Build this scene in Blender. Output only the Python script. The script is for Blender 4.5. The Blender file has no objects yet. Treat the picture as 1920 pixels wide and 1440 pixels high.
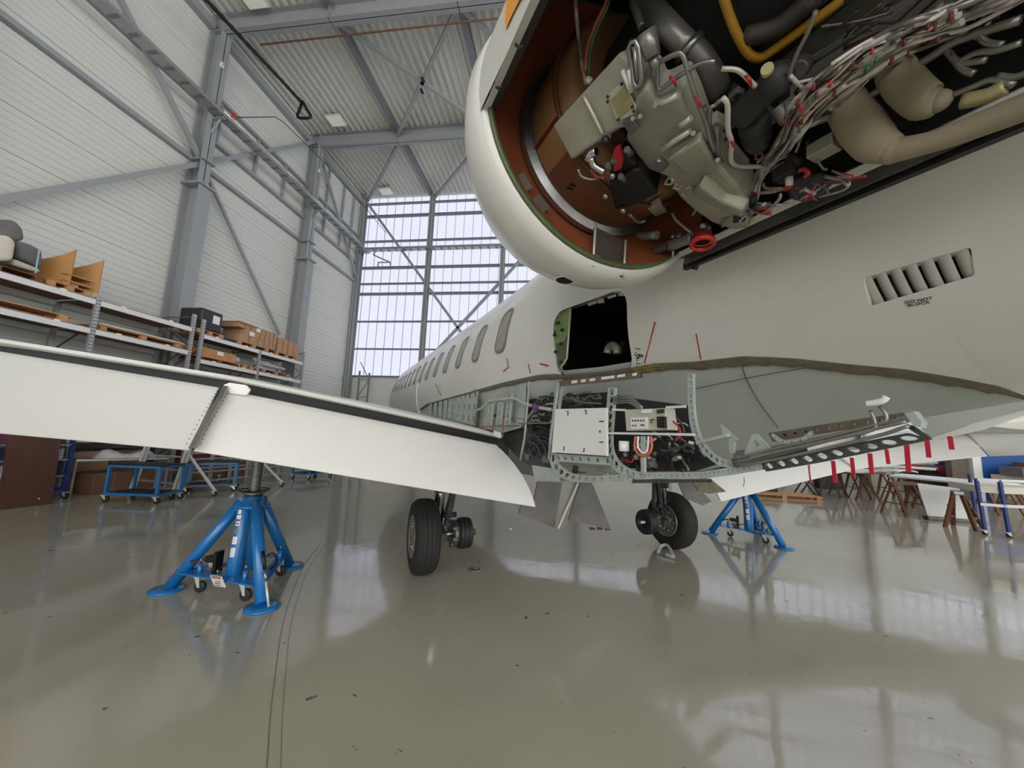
import bpy, bmesh, math, random
import numpy as np
from mathutils import Vector, Matrix
PI = math.pi
random.seed(7)
# ------------------------------------------------------------------ camera
F = 693.0
def rot3(yaw, pitch, roll):
    cy, sy, cp, sp = math.cos(yaw), math.sin(yaw), math.cos(pitch), math.sin(pitch)
    f = np.array([sy*cp, cy*cp, sp]); r = np.array([cy, -sy, 0.0]); u = np.cross(r, f)
    cr, sr = math.cos(roll), math.sin(roll)
    return np.stack([cr*r+sr*u, -sr*r+cr*u, f])
RC = rot3(*[math.radians(a) for a in (-7.6, 7.63, 2.18)])
CAM = np.array([0.0, 0.0, 1.55])
sc = bpy.context.scene
cd = bpy.data.cameras.new('camera'); cam = bpy.data.objects.new('camera', cd)
sc.collection.objects.link(cam)
cd.sensor_width = 36.0; cd.lens = F/1920*36.0; cd.clip_start = 0.05; cd.clip_end = 300
M = Matrix.Identity(4)
for i in range(3):
    M[i][0] = RC[0][i]; M[i][1] = RC[1][i]; M[i][2] = -RC[2][i]; M[i][3] = CAM[i]
cam.matrix_world = M
sc.camera = cam
# ------------------------------------------------------------------ world, lights, exposure
sc.view_settings.view_transform = 'Standard'; sc.view_settings.look = 'None'
sc.view_settings.gamma = 1.0; sc.view_settings.use_curve_mapping = False
sc.view_settings.exposure = 0.12
w = bpy.data.worlds.new('sky'); sc.world = w; w.use_nodes = True
w.node_tree.nodes['Background'].inputs[0].default_value = (0.80, 0.86, 1.0, 1)
w.node_tree.nodes['Background'].inputs[1].default_value = 1.0
# daylight enters through the glazed gable, side windows and the glazed hangar door behind: their panes glow (see GLOW)
GLOW = dict(gable=(.95, 1.0), side=(1.0, 3.3), door=(1.0, 3.9))
# ------------------------------------------------------------------ pixel -> place helpers (real planes in the hangar)
def ray(x, y): return np.array([(x-960)/F, -(y-720)/F, 1.0]) @ RC
def WZ(x, y, z=0.0): d = ray(x, y); return CAM+d*((z-CAM[2])/d[2])
def WX(x, y, X): d = ray(x, y); return CAM+d*(X/d[0])
def WY(x, y, Y): d = ray(x, y); return CAM+d*(Y/d[1])
# aircraft frame: x right, y to the nose, z up; origin on the floor between the main wheels
PH, EL = math.radians(31), math.radians(2.5)
rt = np.array([math.cos(PH), math.sin(PH), 0]); fu = np.array([-math.sin(PH)*math.cos(EL), math.cos(PH)*math.cos(EL), math.sin(EL)])
upv = np.cross(rt, fu); AO = np.array([0.005, 4.955, 0.0]); AM = np.array([rt, fu, upv]); CA = AM@(CAM-AO)
def aray(x, y): return AM@ray(x, y)
def AX(i, v, x, y): d = aray(x, y); return CA+d*((v-CA[i])/d[i])
def AD(x, y, dep): return AM@(CAM+ray(x, y)*dep-AO)
def interp(t, tab):
    if t <= tab[0][0]: return tab[0][1]
    for (a, u), (b, v) in zip(tab, tab[1:]):
        if t <= b: return u+(v-u)*(t-a)/(b-a)
    return tab[-1][1]
BOT = [(-12, 3.1), (-7, 2.75), (-4.5, 2.16), (-3.6, 1.91), (-3.04, 1.79), (-2.77, 1.69), (-2.5, 1.56), (-2.1, 1.39), (-1.67, 1.27), (-1, 1.14), (0, .93), (2, .855), (9.0, .855), (10.5, .90), (12, 1.10), (13, 1.42), (13.5, 1.75), (13.6, 1.93)]
TOP = [(-12, 3.5), (-7, 3.545), (9.0, 3.545), (10.0, 3.50), (11.0, 3.28), (12, 2.85), (13, 2.40), (13.5, 2.12), (13.6, 1.97)]
HW = [(-12, .25), (-7, .8), (-4.5, 1.10), (-3.3, 1.21), (-2.5, 1.31), (-1.5, 1.345), (9.0, 1.345), (10.5, 1.25), (12, .92), (13, .5), (13.5, .2), (13.6, .03)]
def body(y):
    g = tuple(i*.12 for i in range(-4, 5)) if y < 8 else (0,)
    b, t, _ = [sum(interp(y+d, T) for d in g)/len(g) for T in (BOT, TOP)]+[0]; h = sum(interp(y+3*d, HW) for d in g)/len(g); return (t+b)/2, (t-b)/2, h
def inside(p):
    zc, hh, hw = body(p[1]); return (p[0]/hw)**2+((p[2]-zc)/hh)**2-1
def hit(x, y):
    d = aray(x, y); d = d/np.linalg.norm(d); t = 0.2; s0 = inside(CA+d*t)
    best = (1e9, t)
    while t < 20:
        t2 = t+0.02; s = inside(CA+d*t2)
        if s < best[0]: best = (s, t2)
        if s0 > 0 >= s:
            a, b = t, t2
            for _ in range(30):
                m = (a+b)/2
                if inside(CA+d*m) > 0: a = m
                else: b = m
            return CA+d*a
        t, s0 = t2, s
    return CA+d*best[1]
def surf(y, z, k=1.0, side=-1):
    zc, hh, hw = body(y); v = max(-1, min(1, (z-zc)/hh)); return np.array([side*hw*k*math.sqrt(max(0, 1-v*v)), y, z])
# ------------------------------------------------------------------ materials
def S(r, g, b):
    f = lambda c: (c/255/12.92) if c <= 10 else (((c/255)+.055)/1.055)**2.4
    return (f(r), f(g), f(b), 1)
MATS = {}
def mat(name, col, rough=.5, metal=0.0, noise=0.0, nscale=6.0, bump=0.0, emit=None, coat=0.0, alpha=1.0, col2=None, spec=None, stretch=None, trans=0.0):
    m = bpy.data.materials.new(name); m.use_nodes = True; nt = m.node_tree; b = nt.nodes['Principled BSDF']
    b.inputs['Base Color'].default_value = col; b.inputs['Roughness'].default_value = rough; b.inputs['Metallic'].default_value = metal
    b.inputs['Coat Weight'].default_value = coat; b.inputs['Alpha'].default_value = alpha
    if trans: b.inputs['Transmission Weight'].default_value = trans
    if spec is not None: b.inputs['Specular IOR Level'].default_value = spec
    if noise > 0 or bump > 0:
        tc = nt.nodes.new('ShaderNodeTexCoord'); mp = nt.nodes.new('ShaderNodeMapping'); nt.links.new(tc.outputs['Object'], mp.inputs[0])
        if stretch: mp.inputs['Scale'].default_value = stretch
        n = nt.nodes.new('ShaderNodeTexNoise'); n.inputs['Scale'].default_value = nscale; n.inputs['Detail'].default_value = 6
        nt.links.new(mp.outputs[0], n.inputs[0])
        if noise > 0:
            r = nt.nodes.new('ShaderNodeValToRGB'); e = r.color_ramp.elements; e[0].position = .3; e[1].position = .7
            c2 = col2 if col2 else tuple(c*(1-noise) for c in col[:3])+(1,)
            e[0].color = c2; e[1].color = col
            nt.links.new(n.outputs[0], r.inputs[0]); nt.links.new(r.outputs[0], b.inputs['Base Color'])
        if bump > 0:
            bp = nt.nodes.new('ShaderNodeBump'); bp.inputs['Strength'].default_value = bump; bp.inputs['Distance'].default_value = .01
            nt.links.new(n.outputs[0], bp.inputs['Height']); nt.links.new(bp.outputs[0], b.inputs['Normal'])
    if emit:
        b.inputs['Emission Color'].default_value = emit[0]; b.inputs['Emission Strength'].default_value = emit[1]
    MATS[name] = m; return m
mat('paint_white', S(212, 211, 204), .35, noise=.05, nscale=1.2, coat=.25)
mat('paint_flap', S(232, 231, 226), .38, noise=.04, nscale=2.0, coat=.2)
mat('skin_primer', S(172, 178, 170), .45, noise=.10, nscale=2.0)
mat('frame_primer', S(168, 178, 170), .5, noise=.22, nscale=9)
mat('frame_dark', S(66, 72, 68), .5, noise=.2, nscale=12)
mat('sealant', S(112, 103, 86), .8, noise=.35, nscale=18)
mat('sealant_yellow', S(150, 128, 70), .8, noise=.3, nscale=30)
mat('chromate', S(120, 142, 84), .5, noise=.15, nscale=8)
mat('chromate_dark', S(84, 98, 60), .5, noise=.25, nscale=8)
mat('black', S(14, 14, 15), .5)
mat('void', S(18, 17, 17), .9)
mat('charcoal', S(44, 44, 47), .55, noise=.3, nscale=14)
mat('rubber', S(38, 36, 34), .75, noise=.15, nscale=8)
mat('tire_side', S(28, 27, 27), .7)
mat('chrome', S(215, 215, 215), .12, 1.0)
mat('steel', S(160, 160, 158), .32, .9, noise=.2, nscale=12)
mat('pipe_grey', S(150, 148, 140), .35, .6, noise=.25, nscale=12)
mat('bare_dark', S(110, 108, 104), .4, .5, noise=.3, nscale=16)
mat('gearbox', S(176, 174, 158), .42, .2, noise=.25, nscale=9, bump=.35)
mat('gearbox_light', S(200, 198, 182), .4, .35, noise=.15, nscale=8)
mat('fan_tan', S(160, 118, 78), .55, noise=.35, nscale=3)
mat('fan_brown', S(112, 70, 44), .5, noise=.35, nscale=4)
mat('orange_liner', S(150, 82, 50), .5, noise=.35, nscale=4)
mat('liner_dark', S(74, 66, 58), .6, noise=.4, nscale=8)
mat('blanket', S(158, 146, 122), .75, noise=.2, nscale=6, bump=.4)
mat('wire_white', S(208, 204, 198), .4, noise=.45, nscale=40, col2=S(120, 92, 90))
mat('wire_clean', S(205, 200, 192), .4)
mat('wire_red', S(176, 40, 40), .5)
mat('wire_orange', S(196, 98, 74), .5)
mat('wire_green', S(50, 110, 70), .5)
mat('wire_brown', S(92, 60, 48), .6, noise=.4, nscale=30)
mat('tape_red', S(176, 22, 48), .55)
mat('livery_orange', S(240, 150, 20), .35, coat=.2)
mat('red_anod', S(190, 50, 40), .35, .2)
mat('yellow_seal', S(188, 138, 34), .6, noise=.2, nscale=20)
mat('tag_white', S(228, 226, 222), .6)
mat('plate_yellow', S(176, 166, 120), .5, .3)
mat('purple', S(110, 60, 130), .5)
mat('jack_blue', S(24, 112, 178), .32, noise=.12, nscale=5, coat=.4)
mat('trolley_blue', S(40, 110, 170), .4, noise=.15, nscale=6)
mat('navy', S(40, 62, 130), .4, noise=.2, nscale=8)
mat('beam_grey', S(128, 130, 122), .5, noise=.3, nscale=14)
mat('door_grey', S(112, 110, 103), .45, .1, noise=.3, nscale=5)
mat('scuff', S(126, 122, 108), .3, noise=.25, nscale=3)
mat('panel_blue', S(22, 78, 150), .5)
mat('galv', S(176, 178, 178), .38, .55, noise=.2, nscale=18)
mat('alu_white', S(206, 206, 202), .35, .3)
mat('grey_paint', S(150, 153, 155), .45, noise=.06, nscale=3)
mat('grey_paint_dark', S(118, 121, 124), .5)
mat('rack_beam', S(214, 216, 216), .4)
mat('chipboard', S(140, 104, 82), .8, noise=.2, nscale=20)
mat('wood', S(190, 142, 96), .75, noise=.25, nscale=7, stretch=(1, 6, 6))
mat('wood_orange', S(198, 146, 98), .7, noise=.18, nscale=6)
mat('wood_dark', S(112, 72, 46), .7, noise=.3, nscale=8)
mat('ply', S(190, 138, 80), .6, noise=.16, nscale=5, stretch=(8, 1, 1))
mat('laminate', S(84, 52, 40), .5, noise=.25, nscale=3, stretch=(14, 14, 1))
mat('cardboard', S(176, 140, 108), .8, noise=.1, nscale=5)
mat('cardboard_dark', S(126, 92, 74), .8, noise=.2, nscale=5)
mat('foam_grey', S(112, 110, 110), .85, noise=.15, nscale=5, bump=.4)
mat('foam_cream', S(206, 200, 186), .8)
mat('wrap', S(206, 202, 204), .25, noise=.25, nscale=9, bump=.9)
mat('tarp', S(26, 28, 44), .6, bump=.6, nscale=5, noise=.3)
mat('black_cover', S(34, 35, 40), .4, bump=.7, nscale=6, noise=.3)
mat('strap', S(150, 190, 196), .5)
mat('maroon', S(120, 40, 42), .6, noise=.3, nscale=10)
mat('red_tool', S(170, 34, 40), .4)
mat('ochre', S(150, 126, 50), .6)
mat('window_pane', S(150, 146, 138), .3, noise=.15, nscale=3)
mat('window_rim', S(120, 114, 106), .5)
mat('white_board', S(226, 226, 222), .4)
mat('brick_white', S(206, 204, 198), .7)
mat('lamp_glow', S(230, 228, 210), .6, emit=((1, .98, .88, 1), .12))
mat('brass', S(180, 150, 80), .35, .8)
mat('glass_clear', S(220, 222, 226), .05, alpha=.35)
# floor: glossy resin with scuffs
def floor_mat():
    m = bpy.data.materials.new('resin_floor'); m.use_nodes = True; nt = m.node_tree; b = nt.nodes['Principled BSDF']
    N, L = nt.nodes.new, nt.links.new
    tc = N('ShaderNodeTexCoord')
    n1 = N('ShaderNodeTexNoise'); n1.inputs['Scale'].default_value = .45; n1.inputs['Detail'].default_value = 8; L(tc.outputs['Object'], n1.inputs[0])
    r = N('ShaderNodeValToRGB'); e = r.color_ramp.elements; e[0].position = .3; e[1].position = .75; e[0].color = S(158, 154, 138); e[1].color = S(176, 172, 156)
    L(n1.outputs[0], r.inputs[0])
    n2 = N('ShaderNodeTexNoise'); n2.inputs['Scale'].default_value = 9; n2.inputs['Detail'].default_value = 4; L(tc.outputs['Object'], n2.inputs[0])
    r2 = N('ShaderNodeValToRGB'); e = r2.color_ramp.elements; e[0].position = .70; e[1].position = .72; e[0].color = (1, 1, 1, 1); e[1].color = (.35, .33, .3, 1)
    L(n2.outputs[0], r2.inputs[0])
    mx = N('ShaderNodeMixRGB'); mx.blend_type = 'MULTIPLY'; mx.inputs[0].default_value = 1; L(r.outputs[0], mx.inputs[1]); L(r2.outputs[0], mx.inputs[2])
    L(mx.outputs[0], b.inputs['Base Color'])
    mp = N('ShaderNodeMapping'); mp.inputs['Rotation'].default_value = (0, 0, .5); mp.inputs['Scale'].default_value = (1, .25, 1); L(tc.outputs['Object'], mp.inputs[0])
    n3 = N('ShaderNodeTexNoise'); n3.inputs['Scale'].default_value = 1.6; n3.inputs['Detail'].default_value = 9; n3.inputs['Roughness'].default_value = .62; L(mp.outputs[0], n3.inputs[0])
    mr = N('ShaderNodeMapRange'); mr.inputs[1].default_value = .35; mr.inputs[2].default_value = .7; mr.inputs[3].default_value = .045; mr.inputs[4].default_value = .16
    L(n3.outputs[0], mr.inputs[0]); L(mr.outputs[0], b.inputs['Roughness'])
    n4 = N('ShaderNodeTexNoise'); n4.inputs['Scale'].default_value = 2.2; n4.inputs['Detail'].default_value = 3; L(tc.outputs['Object'], n4.inputs[0])
    bp = N('ShaderNodeBump'); bp.inputs['Strength'].default_value = .05; bp.inputs['Distance'].default_value = .05; L(n4.outputs[0], bp.inputs['Height']); L(bp.outputs[0], b.inputs['Normal'])
    b.inputs['Specular IOR Level'].default_value = .5; b.inputs['IOR'].default_value = 1.88
    MATS['resin_floor'] = m
floor_mat()
def pane_mat(name, col, st):
    m = bpy.data.materials.new(name); m.use_nodes = True; b = m.node_tree.nodes['Principled BSDF']
    b.inputs['Base Color'].default_value = S(60, 64, 76); b.inputs['Roughness'].default_value = .35
    b.inputs['Emission Color'].default_value = col; b.inputs['Emission Strength'].default_value = st
    MATS[name] = m
pane_mat('pane_gable', (.78, .80, .94, 1), GLOW['gable'][0])
pane_mat('pane_side', (.96, .97, 1.0, 1), GLOW['side'][1])
pane_mat('pane_door', (1.0, .99, .98, 1), GLOW['door'][1])
def brick_mat():
    m = MATS['brick_white']; nt = m.node_tree; b = nt.nodes['Principled BSDF']
    t = nt.nodes.new('ShaderNodeTexBrick'); t.inputs['Color1'].default_value = S(214, 212, 206); t.inputs['Color2'].default_value = S(204, 202, 196); t.inputs['Mortar'].default_value = S(176, 174, 168)
    t.inputs['Scale'].default_value = 3.0; tc = nt.nodes.new('ShaderNodeTexCoord'); mp = nt.nodes.new('ShaderNodeMapping'); mp.inputs['Rotation'].default_value = (PI/2, 0, 0)
    nt.links.new(tc.outputs['Object'], mp.inputs[0]); nt.links.new(mp.outputs[0], t.inputs[0]); nt.links.new(t.outputs[0], b.inputs['Base Color'])
brick_mat()
mat('wall_panel', S(206, 207, 202), .55)
mat('wall_base', S(170, 173, 174), .5)
mat('roof_deck', S(206, 206, 196), .5)
# ------------------------------------------------------------------ mesh builder
def V(p): return Vector((float(p[0]), float(p[1]), float(p[2])))
class MB:
    def __init__(s): s.bm = bmesh.new()
    def face(s, pts, smooth=False):
        f = s.bm.faces.new([s.bm.verts.new(V(p)) for p in pts]); f.smooth = smooth; return s
    def hexa(s, P):
        v = [s.bm.verts.new(V(p)) for p in P]
        for q in ((0, 3, 2, 1), (4, 5, 6, 7), (0, 1, 5, 4), (1, 2, 6, 5), (2, 3, 7, 6), (3, 0, 4, 7)): s.bm.faces.new([v[i] for i in q])
        return s
    def box(s, x0, x1, y0, y1, z0, z1):
        return s.hexa([(x0, y0, z0), (x1, y0, z0), (x1, y1, z0), (x0, y1, z0), (x0, y0, z1), (x1, y0, z1), (x1, y1, z1), (x0, y1, z1)])
    def bar(s, a, b, w, h=None, up=(0, 0, 1)):
        h = h or w; a, b = V(a), V(b); d = (b-a).normalized(); u = Vector(up)
        if abs(d.dot(u)) > .98: u = Vector((0, 1, 0))
        x = d.cross(u).normalized()*(w/2); z = x.cross(d).normalized()*(h/2)
        return s.hexa([a-x-z, a+x-z, b+x-z, b-x-z, a-x+z, a+x+z, b+x+z, b-x+z])
    def prism(s, pts, vec):
        vec = V(vec); a = [s.bm.verts.new(V(p)) for p in pts]; b = [s.bm.verts.new(V(p)+vec) for p in pts]; n = len(pts)
        s.bm.faces.new(a); s.bm.faces.new(b[::-1])
        for i in range(n): s.bm.faces.new([a[i], b[i], b[(i+1) % n], a[(i+1) % n]])
        return s
    def tube(s, pts, r, seg=8, caps=True, closed=False):
        P = [V(p) for p in pts]; n = len(P); R = r if isinstance(r, (list, tuple)) else [r]*n
        rings = []; prev = None
        for i in range(n):
            if closed: t = P[(i+1) % n]-P[i-1]
            else: t = P[min(i+1, n-1)]-P[max(i-1, 0)]
            if t.length < 1e-9: t = Vector((0, 0, 1))
            t.normalize()
            if prev is None:
                u = Vector((0, 0, 1)) if abs(t.z) < .9 else Vector((1, 0, 0)); prev = t.cross(u).normalized()
            prev = (prev-t*prev.dot(t)).normalized(); q = t.cross(prev)
            rings.append([s.bm.verts.new(P[i]+(prev*math.cos(2*PI*k/seg)+q*math.sin(2*PI*k/seg))*R[i]) for k in range(seg)])
        for i in range(n if closed else n-1):
            A, B = rings[i], rings[(i+1) % n]
            for k in range(seg):
                f = s.bm.faces.new([A[k], A[(k+1) % seg], B[(k+1) % seg], B[k]]); f.smooth = True
        if caps and not closed:
            s.bm.faces.new(rings[0][::-1]); s.bm.faces.new(rings[-1])
        return s
    def cyl(s, a, b, r, r2=None, seg=20):
        a, b = V(a), V(b); return s.tube([a, b], [r, r if r2 is None else r2], seg)
    def lathe(s, c, axis, prof, seg=32, closed=False, a0=0.0, a1=2*PI, ref=None, flat=False):
        c = V(c); ax = V(axis).normalized(); u = V(ref) if ref is not None else (Vector((0, 0, 1)) if abs(ax.z) < .9 else Vector((1, 0, 0)))
        u = (u-ax*u.dot(ax)).normalized(); q = ax.cross(u); full = abs(a1-a0-2*PI) < 1e-6
        n = seg if full else seg+1; rings = []
        for (h, r) in prof:
            rings.append([s.bm.verts.new(c+ax*h+(u*math.cos(a0+(a1-a0)*k/seg)+q*math.sin(a0+(a1-a0)*k/seg))*max(r, 1e-4)) for k in range(n)])
        m = len(rings)
        for i in range(m if closed else m-1):
            A, B = rings[i], rings[(i+1) % m]
            for k in range(n if full else n-1):
                f = s.bm.faces.new([A[k], A[(k+1) % n], B[(k+1) % n], B[k]]); f.smooth = not flat
        return s
    def sphere(s, c, r, seg=12):
        rr = r if isinstance(r, (tuple, list)) else (r, r, r)
        mt = Matrix.Translation(V(c)) @ Matrix.Diagonal((rr[0], rr[1], rr[2], 1))
        res = bmesh.ops.create_uvsphere(s.bm, u_segments=seg, v_segments=max(6, seg//2), radius=1, matrix=mt)
        for v in res['verts']:
            for f in v.link_faces: f.smooth = True
        return s
    def grid(s, rows, smooth=True, closed=False):
        vs = [[s.bm.verts.new(V(p)) for p in r] for r in rows]
        for A, B in zip(vs, vs[1:]):
            n = len(A)
            for k in range(n if closed else n-1):
                f = s.bm.faces.new([A[k], A[(k+1) % n], B[(k+1) % n], B[k]]); f.smooth = smooth
        return s
    def holed(s, EA, EB, n, hr=.3, thick=(0, 0, 0), nh=8):
        """perforated strip between edge curves EA and EB, n cells, one hole each"""
        def at(E, t):
            L = [0]
            for a, b in zip(E, E[1:]): L.append(L[-1]+float(np.linalg.norm(np.array(b)-np.array(a))))
            t *= L[-1]
            for i in range(len(E)-1):
                if t <= L[i+1] or i == len(E)-2:
                    k = (t-L[i])/(L[i+1]-L[i]+1e-12); return np.array(E[i])*(1-k)+np.array(E[i+1])*k
        def pt(u, v): return at(EA, u)*(1-v)+at(EB, u)*v
        th = np.array(thick, float)
        for c in range(n):
            u0, u1 = c/n, (c+1)/n
            w_ = float(np.linalg.norm(pt((u0+u1)/2, 0)-pt((u0+u1)/2, 1))); l_ = float(np.linalg.norm(pt(u0, .5)-pt(u1, .5)))
            rv = hr; ru = min(.42, hr*w_/max(l_, 1e-6))
            O = []; I = []
            for k in range(8):
                a = 2*PI*k/8+PI/8*0; cx, cy_ = math.cos(a), math.sin(a); m_ = max(abs(cx), abs(cy_))
                O.append((.5+.5*cx/m_, .5+.5*cy_/m_)); I.append((.5+ru*cx, .5+rv*cy_))
            g = lambda q: pt(u0+(u1-u0)*q[0], q[1])
            for dz in ((0,) if not th.any() else (0, 1)):
                o_ = [s.bm.verts.new(V(g(q)+th*dz)) for q in O]; i_ = [s.bm.verts.new(V(g(q)+th*dz)) for q in I]
                for k in range(8): s.bm.faces.new([o_[k], o_[(k+1) % 8], i_[(k+1) % 8], i_[k]])
                if dz == 0: i0, o0 = i_, o_
            if th.any():
                for k in range(8):
                    s.bm.faces.new([i0[k], i0[(k+1) % 8], i_[(k+1) % 8], i_[k]])
                for a, b in ((1, 2), (2, 3), (5, 6), (6, 7)):
                    s.bm.faces.new([o0[a], o_[a], o_[b], o0[b]])
        return s
    def obj(s, name, m, parent=None, bevel=0, autos=False, **props):
        me = bpy.data.meshes.new(name)
        bmesh.ops.recalc_face_normals(s.bm, faces=s.bm.faces)
        s.bm.to_mesh(me); s.bm.free()
        me.materials.append(MATS[m]); o = bpy.data.objects.new(name, me); sc.collection.objects.link(o)
        if parent is not None: o.parent = parent
        if bevel:
            b = o.modifiers.new('b', 'BEVEL'); b.width = bevel; b.segments = 2; b.limit_method = 'ANGLE'
        for k, v in props.items(): o[k] = v
        return o
def thing(name, label, cat, loc=(0, 0, 0), rz=0.0, group=None):
    o = bpy.data.objects.new(name, None); sc.collection.objects.link(o); o.location = V(loc); o.rotation_euler = (0, 0, rz)
    o.empty_display_size = .1; o['label'] = label; o['category'] = cat
    if group: o['group'] = group
    return o
def tag(o, label, cat, group=None):
    o['label'] = label; o['category'] = cat
    if group: o['group'] = group
    return o
def kids(o): return [c for c in bpy.data.objects if c.parent == o]
def copy_tree(o, loc=None, rz=None, label=None, parent=None):
    c = o.copy(); sc.collection.objects.link(c)
    if parent is not None: c.parent = parent
    if loc is not None: c.location = V(loc)
    if rz is not None: c.rotation_euler = (0, 0, rz)
    if label: c['label'] = label
    for ch in kids(o): copy_tree(ch, parent=c)
    return c
def struct(o, label=None): o['kind'] = 'structure'; return o
def smooth_path(P, k=4):
    P = [np.array(p, float) for p in P]
    if len(P) < 3: return P
    Q = [2*P[0]-P[1]]+P+[2*P[-1]-P[-2]]; out = []
    for i in range(1, len(Q)-2):
        for j in range(k):
            t = j/k; a, b, c, d = Q[i-1], Q[i], Q[i+1], Q[i+2]
            out.append(.5*((2*b)+(-a+c)*t+(2*a-5*b+4*c-d)*t*t+(-a+3*b-3*c+d)*t**3))
    out.append(P[-1]); return out
def text_obj(name, body_, size, m, parent, mtx, ext=.0015, align='CENTER', spacing=1.0, space_line=.9):
    cu = bpy.data.curves.new(name, 'FONT'); cu.body = body_; cu.size = size; cu.extrude = ext; cu.align_x = align; cu.align_y = 'CENTER'
    cu.space_line = space_line
    t = bpy.data.objects.new(name+'_tmp', cu); sc.collection.objects.link(t)
    dg = bpy.context.evaluated_depsgraph_get(); dg.update(); me = bpy.data.meshes.new_from_object(t.evaluated_get(dg)); bpy.data.objects.remove(t)
    me.materials.clear(); me.materials.append(MATS[m]); o = bpy.data.objects.new(name, me); sc.collection.objects.link(o)
    me.transform(mtx)
    if parent is not None: o.parent = parent
    return o
def basis(o, x, y):
    x = V(x).normalized(); y = V(y); z = x.cross(y).normalized(); y = z.cross(x); m = Matrix.Identity(4)
    for i in range(3): m[i][0] = x[i]; m[i][1] = y[i]; m[i][2] = z[i]; m[i][3] = float(o[i])
    return m
# ================================================================== THE HANGAR
XL, XR, YB, YF, ZT = -11.3, 24.0, -14.0, 18.25, 14.5
struct(MB().box(XL-.3, XR+.3, YB-.3, YF+.3, -.2, 0).obj('floor', 'resin_floor'))
# corrugated roof deck, ribs running away from the eye
b = MB(); P = []; x = XL-.2
while x < XR+.2:
    for dx, z in ((0, 0), (.09, 0), (.13, .07), (.23, .07)): P.append((x+dx, z))
    x += .27
b.grid([[(x, YB-.2, ZT+z) for x, z in P], [(x, YF+.2, ZT+z) for x, z in P]], smooth=False)
b.grid([[(XL-.3, YB-.3, ZT+.2), (XR+.3, YB-.3, ZT+.2)], [(XL-.3, YF+.3, ZT+.2), (XR+.3, YF+.3, ZT+.2)]], smooth=False)
struct(b.obj('ceiling', 'roof_deck'))
# left wall of sandwich panels with fine horizontal grooves
b = MB(); z = 0.0; prof = []
while z < ZT+.1:
    d = .014 if (int(round(z/.16)) % 6) else .03
    prof += [(0, z), (0, z+.135), (-d, z+.145), (-d, z+.155)]; z += .16
b.grid([[(XL+p[0], YB, p[1]) for p in prof], [(XL+p[0], YF, p[1]) for p in prof]], smooth=False)
b.box(XL-.25, XL-.04, YB, YF, 0, ZT)
struct(b.obj('wall_left', 'wall_panel'))
b = MB(); b.box(XL-.02, XL+.05, YB, YF, 0, 3.05); b.box(XL, XL+.10, YB, YF, 3.02, 3.08)
struct(b.obj('baseboard_left', 'wall_base'))
# far gable: solid base, translucent panes above
b = MB(); prof = []; z = 0.0
while z < 4.2:
    prof += [(0, z), (0, z+.135), (-.012, z+.145), (-.012, z+.155)]; z += .16
b.grid([[(XL, YF-p[0]*-1, p[1]) for p in prof], [(XR, YF-p[0]*-1, p[1]) for p in prof]], smooth=False)
b.box(XL, XR, YF+.03, YF+.25, 0, 4.24)
struct(b.obj('wall_far', 'wall_panel'))
MUL = [XL+.12+4.02*i for i in range(9)]+[XR-.1]
ZH = [14.1, 13.35, 11.85, 10.3, 9.38, 8.8, 7.25, 5.74, 4.27]
for i in range(9):
    w_ = thing('window_%d' % (i+1), 'tall strip of pale translucent gable glazing, bay %d from the left wall' % (i+1), 'window'); w_['kind'] = 'structure'
    b = MB(); b.box(MUL[i], MUL[i+1], YF+.02, YF+.07, 4.25, ZT); b.obj('pane', 'pane_gable', w_)
    b = MB(); x = MUL[i]+.26
    while x < MUL[i+1]-.1: b.box(x, x+.016, YF-.015, YF+.03, 4.25, ZT); x += .5
    b.obj('glazing_bar', 'grey_paint', w_)
    b = MB()
    for k, z in enumerate(ZH):
        t = .12 if k in (1, 3, 5) else .07
        b.box(MUL[i], MUL[i+1], YF-.13, YF+.02, z-t/2, z+t/2)
    b.obj('transom', 'grey_paint_dark', w_)
def hcol(name, x, y, z0, z1, w=.30, dep=.42, axis='x', m='grey_paint'):
    """I-section column; axis is the web direction"""
    b = MB(); t = .022
    if axis == 'x':
        b.box(x-dep/2, x-dep/2+t, y-w/2, y+w/2, z0, z1); b.box(x+dep/2-t, x+dep/2, y-w/2, y+w/2, z0, z1); b.box(x-dep/2, x+dep/2, y-t/2, y+t/2, z0, z1)
    else:
        b.box(x-w/2, x+w/2, y-dep/2, y-dep/2+t, z0, z1); b.box(x-w/2, x+w/2, y+dep/2-t, y+dep/2, z0, z1); b.box(x-t/2, x+t/2, y-dep/2, y+dep/2, z0, z1)
    return struct(b.obj(name, m))
for i, x in enumerate(MUL[1:-1]): hcol('trim_%d' % (10+i), x, YF-.28, 0, ZT, .22, .30, 'y', 'grey_paint')
hcol('trim_9', XL+.2, YF-.3, 0, ZT, .25, .3, 'y', 'grey_paint')
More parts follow.
